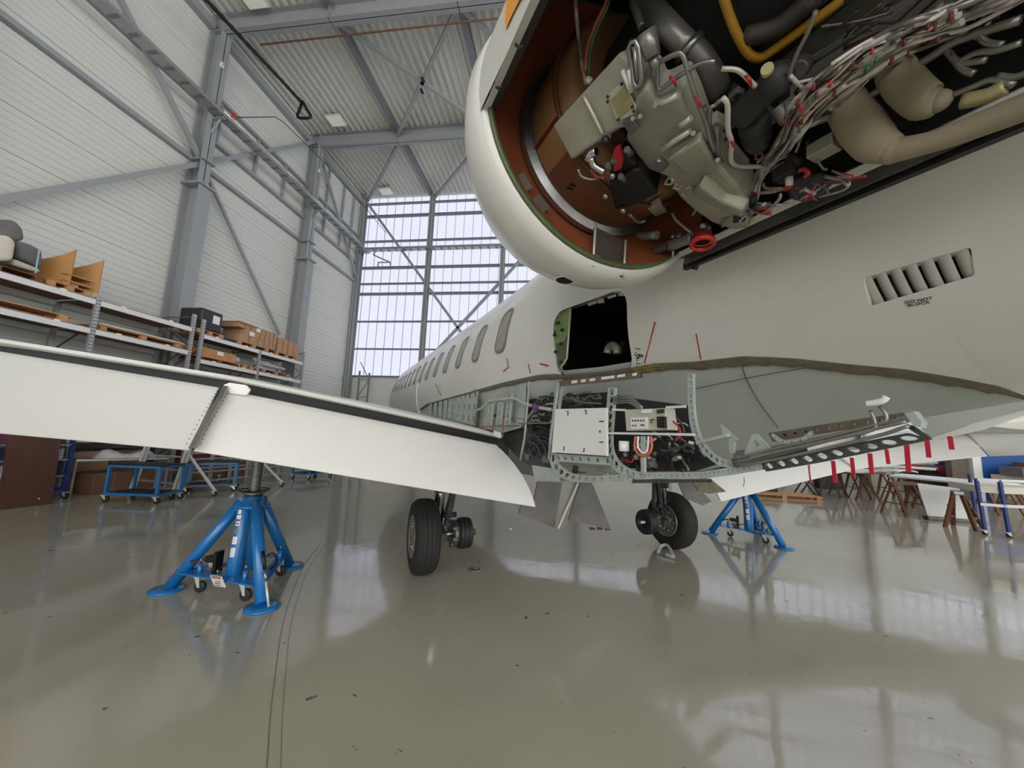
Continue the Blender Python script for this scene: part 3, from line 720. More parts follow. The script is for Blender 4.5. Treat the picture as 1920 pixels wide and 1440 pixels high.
MB().bar(AX(0, XS, 1308, 831), AX(0, XS, 1366, 816), .02, .012).obj('strut', 'frame_primer', STR)
band('triangular_bracket', [(1394, 852), (1411, 814)], [(1450, 848), (1418, 814)], 1, .2, sm=False)
pts = E([(1447, 813), (1460, 822), (1476, 826), (1500, 822), (1520, 808)], XS-.01); ptb = E([(1447, 819), (1460, 829), (1478, 833), (1502, 829), (1522, 814)], XS-.01)
MB().holed(smooth_path(pts, 3), smooth_path(ptb, 3), 5, .28, (.01, 0, 0)).obj('hoop', 'frame_primer', STR)
pl([(1447, 812), (1470, 808), (1520, 803), (1510, 816), (1476, 824)], XS+.12, .004, 'access_hole', 'void', STR)
# posts and rails in front
for P in (((993, 715), (984, 820), (976, 862)), ((1048, 718), (1036, 800), (1029, 860))):
    MB().tube(E(P, XS-.01), .009, 6).obj('post', 'frame_primer', STR)
for a, c, m_, w_ in (((973, 794), (1036, 793), 'sealant', .014), ((1137, 812), (1302, 815), 'rack_beam', .009), ((1148, 768), (1173, 769), 'rack_beam', .007), ((905, 800), (975, 798), 'sealant', .012), ((1249, 764), (1286, 762), 'rack_beam', .006), ((1300, 831), (1292, 829), 'rack_beam', .006)):
    MB().bar(AX(0, XS-.01, *a), AX(0, XS-.01, *c), w_, .01).obj('rail', m_, STR)
MB().bar(AX(0, XS+.0, 1206, 818), AX(0, XS+.0, 1207, 888), .014, .02).obj('post', 'frame_primer', STR)
for k, (x0, y0, x1, y1, n_) in enumerate(((932, 738, 944, 742, 4), (949, 734, 962, 738, 4), (958, 730, 968, 733, 4))): pass
for x_, yt, yb_, n_ in ((935, 742, 795, 4), (951, 738, 798, 5), (917, 750, 798, 4)):
    band('drilled_web', [(x_, yt), (x_-6, yb_)], [(x_+9, yt), (x_+4, yb_)], n_, .24, sm=False, X=XS+.02)
# row of small ribs toward the wing root
for k in range(10):
    t = k/9; x_ = 806+(886-806)*t**1.0; yt = 752-(752-729)*t*1.05; yb_ = 776+(797-776)*t; w_ = 3+7*t
    band('rib', [(x_, yt), (x_-2-3*t, yb_)], [(x_+w_, yt+2), (x_+w_-3-2*t, yb_+1)], 3, .2, sm=False, X=XS+.02)
MB().bar(AX(0, XS, 899, 736), AX(0, XS, 891, 796), .02, .012).obj('post', 'sealant', STR)
pl([(790, 762), (830, 752), (900, 735), (985, 714), (983, 800), (940, 812), (880, 796), (830, 784), (790, 776)], XS+.09, .01, 'bay_liner', 'frame_primer', STR)
# white panel with black latches
P = E([(1041, 767), (1137, 764.5), (1138, 855), (1034, 848)], XS-.03)
PN = MB().prism(P, (.012, 0, 0)).obj('access_panel', 'white_board', AC, bevel=.002)
def L2(pts, X, r, name, m, par): return MB().tube([AX(0, X, *q) for q in pts], r, 6).obj(name, m, par)
for P in ([(1062, 771), (1065, 772), (1064.5, 779)], [(1096, 769), (1099, 770), (1098.5, 777)], [(1057, 845), (1057.5, 838), (1056, 838)], [(1093, 847), (1095, 846), (1095, 840)], [(1124, 790), (1131, 790)], [(1124, 829), (1131, 829)]):
    L2(P, XS-.033, .0028, 'latch', 'black', PN)
p = AX(0, XS-.033, 1125, 809); MB().cyl(p, p+np.array([-.003, 0, 0]), .0065, seg=10).obj('lock_plug', 'bare_dark', PN)
# service connection box
BX = MB().prism(E([(1171, 768), (1246, 765), (1252, 806), (1174, 808)], XS-.015), (.06, 0, 0)).obj('service_box', 'gearbox_light', AC, bevel=.003)
pl([(1183, 783), (1213, 782), (1214, 804), (1183, 805)], XS-.02, .006, 'socket_plate', 'white_board', BX)
for k in range(5):
    p = AX(0, XS-.024, 1187+5*k, 788.5); MB().cyl(p, p+np.array([-.004, 0, 0]), .0036, seg=8).obj('jack_socket', 'black', BX)
for q in ((1187, 798), (1192, 798), (1203, 797), (1207, 797), (1221, 788), (1225, 787), (1222, 792)):
    p = AX(0, XS-.024, *q); MB().cyl(p, p+np.array([-.004, 0, 0]), .0036, seg=8).obj('jack_socket', 'charcoal', BX)
pl([(1231, 781), (1245, 781), (1246, 803), (1232, 802)], XS-.03, .015, 'power_receptacle', 'black', BX)
for r_ in range(3):
    for c_ in range(2):
        p = AX(0, XS-.034, 1235+6*c_, 785+6*r_); MB().cyl(p, p+np.array([-.003, 0, 0]), .0032, seg=8).obj('pin_socket', 'charcoal', BX)
pl([(1231, 768), (1243, 767), (1243, 774), (1231, 775)], XS-.025, .01, 'cover', 'charcoal', BX)
pl([(1203, 768), (1219, 767), (1219, 774), (1203, 775)], XS-.022, .01, 'bracket', 'tag_white', BX)
for pts, m_, r_ in (([(1192, 818), (1190, 838), (1197, 851), (1207, 855), (1217, 850), (1222, 838), (1221, 818)], 'wire_orange', .006), ([(1197, 818), (1196, 836), (1201, 846), (1208, 849), (1214, 843), (1216, 818)], 'tag_white', .005), ([(1262, 790), (1272, 800), (1276, 815), (1266, 826)], 'wire_red', .004), ([(1268, 782), (1280, 797), (1283, 812)], 'wire_brown', .004)):
    MB().tube(smooth_path(E(pts, XS-.01), 5), r_, 8).obj('looped_cable', m_, STR)
p0, p1 = AX(0, XS, 1170, 827), AX(0, XS, 1170, 846); MB().cyl(p0, p1, .024, seg=16).obj('canister', 'tag_white', STR)
# tubes, boxes and cables packed in the open bays
rng = random.Random(11)
def clutter(x0, x1, y0, y1, n, mats, Xr=(-1.30, -1.16), rr=(.003, .009), L=60, ang=None, par=None, name='bay_cable'):
    for k in range(n):
        X = rng.uniform(*Xr); x, y = rng.uniform(x0, x1), rng.uniform(y0, y1); a = rng.uniform(-.5, .5) if ang is None else rng.gauss(ang, .25)
        if rng.random() < .35 and ang is None: a += PI/2
        l = rng.uniform(.4, 1)*L; P = []
        for j in range(5):
            t = (j-2)/4; P.append((min(x1, max(x0, x+math.cos(a)*l*t+rng.gauss(0, 2.5))), min(y1, max(y0, y+math.sin(a)*l*t+rng.gauss(0, 3)))))
        MB().tube(smooth_path([AX(0, X, *q) for q in P], 3), rng.uniform(*rr), 6).obj(name, rng.choice(mats), par or STR)
def bits(x0, x1, y0, y1, n, mats, Xr=(-1.28, -1.14), s=.03, par=None, name='bay_unit'):
    for k in range(n):
        p = AX(0, rng.uniform(*Xr), rng.uniform(x0, x1), rng.uniform(y0, y1)); a, b_, c = [rng.uniform(.4, 1)*s for _ in range(3)]
        MB().box(p[0]-a, p[0]+a, p[1]-b_, p[1]+b_, p[2]-c, p[2]+c).obj(name, rng.choice(mats), par or STR, bevel=.004)
GM = ['frame_dark', 'pipe_grey', 'bare_dark', 'frame_primer', 'charcoal']
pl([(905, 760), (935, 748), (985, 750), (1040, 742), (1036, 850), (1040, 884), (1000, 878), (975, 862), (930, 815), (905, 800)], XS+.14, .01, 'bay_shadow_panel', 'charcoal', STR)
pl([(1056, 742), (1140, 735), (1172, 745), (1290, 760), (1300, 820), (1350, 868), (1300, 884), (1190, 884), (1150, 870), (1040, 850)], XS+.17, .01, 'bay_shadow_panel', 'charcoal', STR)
clutter(985, 1040, 742, 795, 10, GM, L=50); clutter(990, 1034, 800, 870, 9, ['charcoal', 'bare_dark', 'black'], L=55, rr=(.004, .01))
clutter(1058, 1140, 738, 763, 8, ['charcoal', 'bare_dark', 'pipe_grey'], L=70, ang=-.05)
clutter(1160, 1290, 822, 882, 12, GM+['wire_brown', 'wire_red', 'tag_white'], L=60)
bits(988, 1034, 800, 868, 5, ['charcoal', 'black', 'bare_dark'], s=.04)
bits(1160, 1300, 838, 880, 16, ['charcoal', 'bare_dark', 'black', 'frame_dark'], s=.017)
for k in range(14):
    p = AX(0, rng.uniform(-1.3, -1.2), rng.uniform(1160, 1330), rng.uniform(845, 880)); q = p+np.array([rng.gauss(0, .01), rng.gauss(0, .03), rng.gauss(0, .02)])
    MB().cyl(p, q, rng.uniform(.008, .016), seg=12).obj('valve_fitting', rng.choice(['steel', 'bare_dark', 'gearbox', 'charcoal', 'pipe_grey']), STR)
for k in range(12):
    cx, cy, rr_ = 1012+rng.gauss(0, 3), 842+rng.gauss(0, 4), rng.uniform(14, 27); a0 = rng.uniform(2.4, 3.6)
    MB().tube(smooth_path([AX(0, -1.27+.008*(k % 5), min(1034, cx+rr_*math.cos(a0+j*.45)), cy+rr_*.95*math.sin(a0+j*.45)) for j in range(7)], 3), rng.uniform(.003, .007), 6).obj('black_hose', rng.choice(['charcoal', 'charcoal', 'bare_dark', 'frame_dark']), STR)
clutter(1225, 1300, 790, 850, 12, ['wire_brown', 'bare_dark', 'tag_white', 'frame_dark', 'wire_orange'], L=45, rr=(.002, .005), ang=.45)
clutter(1058, 1140, 736, 762, 8, ['steel', 'bare_dark', 'frame_dark'], L=80, ang=-.08, rr=(.004, .007))
clutter(1000, 1036, 735, 800, 14, ['steel', 'bare_dark', 'frame_dark', 'pipe_grey'], L=45, rr=(.003, .006), ang=-.3)
clutter(1050, 1140, 876, 890, 5, GM, L=60, ang=0, rr=(.003, .006))
clutter(908, 985, 756, 796, 6, ['pipe_grey', 'bare_dark', 'wire_red'], L=30)
bits(915, 975, 758, 790, 4, ['charcoal', 'black'], s=.022)
MB().tube(smooth_path(E([(893, 770), (905, 764), (918, 752), (945, 748), (965, 747), (985, 757), (1010, 764), (1034, 768)], XS-.0), 4), .012, 8).obj('bleed_pipe', 'gearbox_light', STR)
MB().tube(smooth_path(E([(985, 812), (1005, 818), (1020, 835), (1026, 858)], XS-.0), 4), .010, 8).obj('black_hose', 'charcoal', STR)
MB().tube(smooth_path(E([(992, 826), (1008, 836), (1014, 856)], XS-.0), 4), .012, 8).obj('black_hose', 'charcoal', STR)
MB().bar(AX(0, XS, 1002, 770), AX(0, XS, 978, 800), .022).obj('strut', 'pipe_grey', STR)
MB().tube(E([(999, 762), (1004, 764), (1009, 763)], XS-.016), .015, 8).obj('purple_clamp', 'purple', STR)
for k in range(4):
    MB().tube(smooth_path(E([(1150, 745+4*k), (1168, 743+4*k), (1183, 744+4*k), (1205, 764+3*k)], XS+.0), 4), .0045, 6).obj('rigid_pipe', 'steel', STR)
for x_, y_, l_ in ((905, 790, 14), (924, 787, 28), (943, 788, 30), (900, 805, 12)): MB().bar(AX(0, XS-.02, x_, y_), AX(0, XS-.02, x_+1, y_+l_), .006, .004).obj('red_streamer', 'tape_red', STR)
pl([(926, 807), (940, 812), (938, 822), (924, 815)], XS-.03, .002, 'paper_tag', 'tag_white', STR)
pl([(997, 872), (1046, 880), (1046, 902), (1002, 898)], XS+.06, .02, 'lower_fitting', 'frame_primer', STR)
p = AX(0, XS+.03, 1080, 880); MB().cyl(p, p+np.array([-.01, 0, 0]), .024, seg=16).obj('drain_port', 'black', STR)
pl([(1040, 876), (1190, 878), (1190, 902), (1050, 903)], XS+.12, .01, 'keel_web', 'gearbox', STR)
# red tape streamers hanging from the perforated strip
for k, (x_, y0_, y1_, w_) in enumerate(((1516, 872, 905, .003), (1562, 864, 905, .009), (1597, 858, 893, .008), (1631, 850, 890, .009), (1662, 842, 870, .007), (1700, 834, 885, .009), (1738, 824, 858, .008), (1781, 818, 843, .008))):
    a, c = AX(0, XS-.02, x_, y0_), AX(0, XS-.02, x_+4, y1_); nm = MB().bar(a, c, w_, .003, up=(1, 0, 0)).obj('warning_streamer', 'tape_red', AC)
# flat panels hanging under the belly and small doors
b = MB(); 
def slab3(pts, th, name, m, par): return MB().prism(pts, th).obj(name, m, par)
Y1 = -1.0
slab3([AX(1, -.9, *q) for q in ((1008, 903), (1054, 905), (1040, 990), (973, 964), (976, 950), (1002, 935))], (0, .015, 0), 'gear_door', 'door_grey', AC)
slab3([AX(1, -.75, *q) for q in ((1088, 905), (1110, 905), (1146, 993), (1066, 975))], (0, .015, 0), 'gear_door', 'door_grey', AC)
MB().bar(AX(1, -.95, 1082, 905), AX(1, -.95, 1045, 990), .04, .02).obj('drain_mast', 'gearbox_light', AC)
slab3([AX(1, -1.6, *q) for q in ((1300, 905), (1335, 900), (1362, 922), (1328, 926), (1310, 921))], (0, .012, 0), 'hinged_flap', 'sealant', AC)
slab3([AX(1, -1.3, *q) for q in ((1272, 905), (1300, 904), (1334, 940), (1318, 948), (1285, 935))], (0, .012, 0), 'gear_door', 'door_grey', AC)
# ---- wings and flaps
_ZL = sorted([(float(p[0]), float(p[2])) for p in [AX(1, -.88, *q) for q in ((-100, 629), (0, 637), (200, 668), (415, 703), (640, 749), (800, 786), (925, 812))]])
def zl(x): return interp(x, [(-10.2, 2.62)]+_ZL+[(-.2, 1.38)])
def wing(side, stations, name):
    """stations: x, y leading edge, y trailing edge, z of the trailing edge top, thickness"""
    prof = [(0, 0), (.06, .55), (.2, .95), (.4, 1.0), (.65, .75), (.85, .42), (1.0, .12), (1.0, -.05), (.85, -.25), (.6, -.55), (.35, -.62), (.12, -.45), (.03, -.2)]
    rows = []
    for x, yl, yt, z, th in stations:
        rows.append([(x, yl+(yt-yl)*u, z-.02+v*th*.6-(1-u)*.10) for u, v in prof])
    b = MB(); b.grid([r+[r[0]] for r in rows]); b.face(rows[0]); b.face(rows[-1])
    return b.obj(name, 'paint_white', AC)
WL = wing(-1, [(-.6, 3.6, -.80, zl(-.6)-.02, .30), (-1.16, 3.3, -.86, zl(-1.16)+.005, .28), (-2.3, 2.75, -.88, zl(-2.3)+.005, .25), (-3.4, 2.2, -.88, zl(-3.4)+.005, .22), (-4.4, 1.75, -.88, zl(-4.4)+.005, .2), (-7, .4, -1.7, zl(-7), .15), (-10.2, -1.3, -2.55, zl(-10.2), .1)], 'left_wing')
def zr(x): return interp(x, [(.2, 1.25), (1.2, 1.40), (3.4, 1.68), (5.9, 2.03), (10.2, 2.55)])
WR = wing(1, [(.6, 3.6, -.80, zr(.6)-.03, .30), (1.16, 3.3, -.86, zr(1.16)-.02, .28), (4.0, 1.95, -1.0, zr(4.0)-.02, .2), (7, .4, -2.1, zr(7), .15), (10.2, -1.3, -3.2, zr(10.2), .1)], 'right_wing')
def flap(name, A0, A1, B1, B0, th=.03, m='paint_flap', corner=False, n=14):
    """curved deflected panel: A0-A1 leading (upper) edge, B0-B1 trailing (lower) edge"""
    A0, A1, B1, B0 = [np.array(p, float) for p in (A0, A1, B1, B0)]
    sp = (A1-A0)/np.linalg.norm(A1-A0); ch = (B0-A0)/np.linalg.norm(B0-A0); nr = np.cross(sp, ch); nr /= np.linalg.norm(nr)
    if nr[1] > 0: nr = -nr
    fr, bk = [], []
    for i in range(n+1):
        v = i/n; rf, rb = [], []
        for j in range(13):
            u = j/12
            if corner and j == 12: u = 1-.10*(1-v)**2.2
            if corner == -1: pass
            p = (A0*(1-u)+A1*u)*(1-v)+(B0*(1-u)+B1*u)*v
            bul = .022*math.sin(PI*min(1, v*1.0))**.8*(1-.3*v)
            hook = -.02*max(0, 1-v/.08)**1.5
            rf.append(p+nr*(bul+hook)); rb.append(p+nr*(bul+hook)-nr*(.006+th*2.0*(1-v)*math.sin(PI*v)**.8))
        fr.append(rf); bk.append(rb)
    b = MB(); b.grid(fr); b.grid(bk)
    for side in (0, -1): b.grid([[r[side] for r in fr], [r[side] for r in bk]])
    b.grid([fr[0], bk[0]]); b.grid([fr[-1], bk[-1]])
    return b.obj(name, m, AC)
FI = flap('inboard_flap', AX(1, -1.0, 424, 727), AX(1, -1.0, 966, 838), AX(1, -1.4, 1004, 950), AX(1, -1.4, 364, 845), corner=True)
FO = flap('outboard_flap', AX(1, -1.2, -130, 631), AX(1, -1.0, 413, 722), AX(1, -1.4, 354, 843), AX(1, -1.85, -150, 797))
# dark gap between wing and flap, cove
def cove(pts0, pts1, name): b = MB(); b.grid([pts0, pts1]); return b.obj(name, 'void', AC)
for s_, Z, nm in ((-1, zl, 'left'), (1, zr, 'right')):
    xs_ = [1.16, 3.4, 4.4] if s_ < 0 else [1.2, 3.4, 4.0]
    b = MB(); b.grid([[(s_*x, -.62, Z(s_*x)-.005) for x in xs_], [(s_*x, -.70, Z(s_*x)-.30) for x in xs_]]); b.obj('flap_cove', 'void', AC)
# light edge strip of the spoilers above the gap, seam fairing between the flaps with rivets
P0 = [AX(1, -.86, *q) for q in ((-100, 629), (0, 637), (200, 668), (415, 703), (640, 749), (800, 786), (925, 812))]
MB().tube(P0, .004, 6).obj('spoiler_edge', 'paint_flap', WL)
cv = [AX(1, -.80, *q) for q in ((-100, 632), (0, 640), (200, 671), (415, 707), (640, 752), (800, 789), (955, 828))]; cv2 = [p+np.array([0, .02, -.25]) for p in cv]
b = MB(); b.grid([cv, cv2]); b.obj('cove_web', 'black', AC)
sm_ = [(425, 724), (414, 745), (398, 772), (380, 805), (362, 840)]
SA = [AX(1, -1.04-.4*k/4, *q) for k, q in enumerate(sm_)]
b = MB(); w_ = np.array([.014, 0, 0]); off = np.array([0, -.028, 0])
A_ = [p+off-w_ for k, p in enumerate(SA)]; B_ = [p+off+w_ for k, p in enumerate(SA)]
b.grid([smooth_path(A_), smooth_path(B_)]); b.grid([smooth_path([p+np.array([0, .05, 0]) for p in A_]), smooth_path([p+np.array([0, .05, 0]) for p in B_])]); b.grid([smooth_path(A_), smooth_path([p+np.array([0, .05, 0]) for p in A_])]); b.grid([smooth_path(B_), smooth_path([p+np.array([0, .05, 0]) for p in B_])])
b.obj('flap_seam', 'steel', AC)
SS = smooth_path(SA, 4); b = MB()
for k in range(1, len(SS)-1):
    for s_ in (-1, 1):
        p = SS[k]+off*.95+np.array([.032*s_, -.002, 0]); b.sphere(p, .0035, 6)
b.obj('rivet_line', 'bare_dark', FO)['kind'] = 'stuff'
pl2 = [AX(1, -1.06, *q) for q in ((418, 722), (430, 717), (462, 722), (470, 731), (462, 742), (430, 738))]
MB().prism(pl2, (0, .03, 0)).obj('hinge_fairing', 'paint_flap', AC, bevel=.006)
R1 = lambda q, y: AX(1, y, *q)
flap('inboard_flap', R1((1322, 893), -1.1), R1((1560, 850), -1.0), R1((1602, 880), -1.4), R1((1352, 940), -1.4))
flap('outboard_flap', R1((1560, 848), -1.05), R1((1800, 808), -1.3), R1((1852, 855), -2.0), R1((1604, 879), -1.42))
flap('aileron', R1((1806, 806), -1.35), R1((1990, 800), -2.0), R1((2000, 850), -2.7), R1((1856, 855), -2.0))
b = MB()
for q in ((1395, 895), (1518, 870)): a = R1(q, -1.45); b.tube([a, a+np.array([.005, 0, -.05]), a+np.array([-.01, 0, -.1])], .004, 6)
b.obj('static_wick', 'bare_dark', AC)
# flap track fairing far out on the right wing
pl([(1728, 802), (1800, 798), (1862, 800), (1920, 806), (1930, 812), (1800, 812), (1745, 822)], 5.2, .2, 'flap_track_fairing', 'frame_primer', AC)
# ---- main gear
def gear(s_, x, y, label):
    G = MB().tube([(x, y, .36), (x, y-.0, .36)], .01, 6) if False else MB()
    r, w_ = .395, .13; a = np.array([1.0, 0, 0]); xo = x
    G.cyl((xo-s_*.15, y-.02, .5), (xo-s_*.17, y, 1.35), .052, .056, 20)
    g = G.obj('main_landing_gear', 'chrome', AC)
    prof = [(u*w_, v*.395/.372) for u, v in ((-.85, .205), (-1, .23), (-1.02, .27), (-.92, .335), (-.62, .364), (-.56, .366), (-.54, .358), (-.50, .367), (-.22, .372), (-.20, .362), (-.16, .372), (.16, .372), (.20, .362), (.22, .372), (.5, .367), (.54, .358), (.56, .366), (.62, .364), (.92, .335), (1.02, .27), (1, .23), (.85, .205))]
    MB().lathe((x, y, r), a, prof, 48, closed=True).obj('tire', 'rubber', g)
    b = MB(); b.lathe((x, y, r), a, [(-w_*.85, .222), (-w_*1.0, .222), (-w_*1.02, .205), (-w_*.85, .185), (-w_*.7, .165), (-w_*.7, .10), (-w_*.95, .08), (-w_*.98, 0)], 32); b.lathe((x, y, r), a, [(w_*.85, .222), (w_*1.0, .222), (w_*1.02, .205), (w_*.85, .185), (w_*.7, .165), (w_*.7, .10), (w_*.95, .08), (w_*.98, 0)], 32)
    hb_ = b.obj('wheel_hub', 'pipe_grey', g)
    b = MB()
    for k in range(10):
        t = 2*PI*k/10
        for e in (-1, 1): b.cyl((x+e*w_*.6, y+.13*math.cos(t), r+.13*math.sin(t)), (x+e*w_*.92, y+.13*math.cos(t), r+.13*math.sin(t)), .02, seg=8)
    b.obj('hub_bolt', 'steel', hb_)
    xi = x-s_*.46
    b = MB(); b.lathe((xi, y, r), a, [(-.07, .05), (-.07, .14), (-.06, .165), (-.03, .17), (-.028, .155), (-.01, .155), (-.008, .17), (.02, .17), (.022, .155), (.04, .155), (.042, .168), (.07, .16), (.07, .05)], 32, closed=True); b.obj('brake_pack', 'charcoal', g)
    b = MB()
    for k in range(6):
        t = 2*PI*k/6+.3; b.cyl((xi+s_*.08, y+.115*math.cos(t), r+.115*math.sin(t)), (xi+s_*.16, y+.115*math.cos(t), r+.115*math.sin(t)), .032, seg=12)
    b.lathe((xi+s_*.1, y, r), a, [(-.03, .05), (-.03, .14), (.03, .13), (.03, .05)], 24, closed=True); b.obj('brake_housing', 'bare_dark', g)
    MB().cyl((xi-s_*.14, y, r), (x, y, r), .034, seg=16).obj('axle', 'steel', g)
    MB().cyl((xi-s_*.13, y, r), (xi-s_*.145, y, r), .022, seg=12).obj('axle_cap', 'maroon' if s_ < 0 else 'steel', g)
    b = MB(); b.tube([(xo-s_*.17, y+.02, 1.3), (xo-s_*.19, y+.12, .95), (xo-s_*.17, y+.14, .6), (xo-s_*.17, y+.02, .38)], [.06, .055, .05, .06], 10)
    b.bar((xo-s_*.2, y-.1, .38), (xo-s_*.2, y+.14, .42), .08, .10); b.obj('trailing_arm', 'bare_dark', g)
    b = MB(); b.bar((xo-s_*.17, y+.0, .95), (xo-s_*.75, y+.05, 1.35), .07, .06); b.obj('side_brace', 'charcoal', g)
    MB().cyl((xo-s_*.17, y, .86), (xo-s_*.175, y+.01, 1.32), .075, seg=18).obj('shock_housing', 'bare_dark', g)
    b = MB(); b.bar((xo-s_*.34, y-.02, 1.15), (xo-s_*.24, y-.06, .50), .06, .05); b.bar((xo-s_*.30, y-.05, .72), (xo-s_*.17, y-.02, .58), .04, .04); b.cyl((xo-s_*.34, y-.06, .62), (xo-s_*.2, y-.06, .62), .028, seg=10); b.obj('torque_link', 'charcoal', g)
    MB().tube(smooth_path([(xo-s_*.2, y-.08, 1.2), (xo-s_*.24, y-.12, .9), (xo-s_*.2, y-.1, .62), (xi+s_*.1, y-.06, .5)]), .009, 6).obj('brake_hose', 'black', g)
    return g
gear(-1, -1.70, .06, '')
gear(1, 1.86, -.05, '')
# ---- engine nacelle, cowl open below
NC = np.array([-1.73, 0, 2.823])
def nc(y): return NC+np.array([0, y, 0])
def ED(q, k=0.0):
    R_ = .19+max(0, k); d = aray(*q); a = d[[0, 2]]; b_ = CA[[0, 2]]-NC[[0, 2]]; t = -(a@b_)/(a@a); m2 = ((b_+a*t)**2).sum()
    return CA+d*(t-math.sqrt(max(0, R_*R_-m2))/math.sqrt(a@a)-min(0, k))
def EP(pts, k=0.0, ref=None):
    P = np.array([ED(q, k) for q in (ref or pts)]); c = P.mean(0); n_ = np.linalg.svd(P-c)[2][2]; out = []
    for q in pts: d = aray(*q); out.append(CA+d*(((c-CA)@n_)/(d@n_)))
    if n_@(c-CA) < 0: n_ = -n_
    return out, n_
def eslab(pts, k, th, name, m, par, bevel=.004, ref=None):
    P, n_ = EP(pts, k, ref); return MB().prism(P, n_*th).obj(name, m, par, bevel)
def etube(pts, k, r, name, m, par, seg=8, sm=True):
    P = [ED(q[:2], k if len(q) < 3 else q[2]) for q in pts]
    if sm: P = smooth_path(P, 4)
    return MB().tube(P, r, seg).obj(name, m, par)
fwd = (0, 1, 0)
b = MB(); b.lathe(nc(0), fwd, [(-3.1, .50), (-3.1, .528), (-3.05, .545), (-3.0, .553), (-2.9, .53), (-2.8, .486), (-2.7, .43), (-2.64, .385), (-2.63, .36), (-2.66, .335), (-2.75, .32), (-2.95, .33)], 64)
NAC = b.obj('inlet_cowl', 'paint_white', AC)
b = MB(); b.lathe(nc(0), fwd, [(-3.112, .497), (-3.112, .512), (-3.098, .514), (-3.098, .499)], 64, closed=True); b.obj('cowl_edge_seal', 'chromate_dark', NAC)
b = MB(); b.lathe(nc(0), fwd, [(-3.108, .498), (-3.07, .47), (-3.0, .36), (-2.99, .315)], 64); b.obj('liner_panel', 'orange_liner', NAC)
b = MB(); b.lathe(nc(0), fwd, [(-3.01, .318), (-3.01, .353), (-3.034, .352), (-3.046, .326), (-3.046, .318)], 96, closed=True, flat=True); b.obj('flange_ring', 'steel', NAC)
# upper cowl skin carrying on aft, outboard edge and inboard edge are straight
def ang(x, z): return math.atan2(-(x-NC[0]), z-NC[2])
aL, aR = ang(-2.232, 2.728), ang(-1.36, 2.385)
rows = []; rin = []
for y in (-3.09, -3.3, -3.6, -4.0, -4.5, -5.2):
    k = 1.0 if y > -4.2 else 1-(-4.2-y)*.12
    ro, ri = [], []
    for j in range(33):
        a = aL+(aR+2*PI-aL-2*PI)*0+0
        t = j/32; a = -( -aL) if False else aL*(1-t)+(-(2*PI-(-aR)) if False else 0)
        ro.append(t); 
    rows.append(y)
def cowl_arc(y, r, a0, a1, n=32):
    return [(NC[0]-math.sin(a0+(a1-a0)*j/n)*r, y, NC[2]+math.cos(a0+(a1-a0)*j/n)*r) for j in range(n+1)]
aR2 = aR if aR < aL else aR-2*PI     # run over the top from the outboard edge to the inboard edge
Y_ = [-3.09, -3.3, -3.6, -4.0, -4.5, -5.2]; K_ = [(.528, .535), (.53, .53), (.53, .53), (.53, .53), (.51, .51), (.44, .44)]
b = MB(); b.grid([cowl_arc(y, k[0] if i else .535, aL, aR2) for i, (y, k) in enumerate(zip(Y_, K_))]); b.grid([cowl_arc(y, k[0]-.022, aL, aR2) for y, k in zip(Y_, K_)])
for a in (aL, aR2):
    b.grid([[cowl_arc(y, k[0], a, a, 1)[0] for y, k in zip(Y_, K_)], [cowl_arc(y, k[0]-.022, a, a, 1)[0] for y, k in zip(Y_, K_)]])
b.obj('upper_cowl', 'paint_white', NAC)
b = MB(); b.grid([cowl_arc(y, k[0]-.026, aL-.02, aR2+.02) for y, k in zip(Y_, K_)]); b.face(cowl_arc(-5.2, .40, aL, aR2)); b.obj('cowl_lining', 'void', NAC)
# longerons along the two edges of the opening
b = MB(); b.bar((-1.352, -3.1, 2.392), (-1.352, -5.2, 2.392), .02, .03); b.obj('longeron', 'black', NAC)
b = MB(); b.bar((-1.375, -3.12, 2.415), (-1.375, -5.2, 2.415), .012, .05); b.obj('longeron', 'bare_dark', NAC)
b = MB(); b.bar((-2.222, -3.1, 2.742), (-2.222, -5.2, 2.742), .028, .02); b.obj('longeron', 'charcoal', NAC)
MB().bar((-1.34, -3.135, 2.37), (-1.34, -3.15, 2.40), .02, .014).obj('latch', 'black', NAC)
for q in ((968, 92), (928, 168)):
    p = AX(0, -2.232, *q)
    L_ = [AX(0, -2.236, q[0]-5, q[1]-24), AX(0, -2.238, q[0]-1, q[1]-8), AX(0, -2.236, q[0]+6, q[1]-2), AX(0, -2.23, q[0]+14, q[1]-4)]
    MB().tube(L_, .004, 6).obj('cowl_latch', 'black', NAC)
# livery patch on the outside of the cowl and small drain in its belly
def ncyl(q, r):
    d = aray(*q); a = d[[0, 2]]; b_ = CA[[0, 2]]-NC[[0, 2]]; A_ = a@a; B_ = 2*a@b_; C_ = b_@b_-r*r; D_ = B_*B_-4*A_*C_
    t = (-B_-math.sqrt(max(D_, 0)))/2/A_; return CA+d*t
P = [ncyl(q, .5335) for q in ((956, -40), (975, -40), (990, -20), (974, 0), (960, 28), (948, 55), (946, 25), (950, 0))]
b = MB(); c = sum(P)/len(P); b.face(P); b.obj('livery_stripe', 'livery_orange', NAC)
b = MB()
for k in range(14):
    a = 2*PI*k/14
p = nc(-2.95)+np.array([-.10, 0, -.533]); b.lathe(p+np.array([0, 0, -.004]), (.1, 0, 1), [(0, .034), (0, .001)], 24); b.obj('drain_hole', 'void', NAC)
MB().lathe(p+np.array([0, 0, -.006]), (.1, 0, 1), [(0, .034), (0, .037), (.006, .037), (.006, .034)], 24, closed=True).obj('drain_rim', 'paint_flap', NAC)
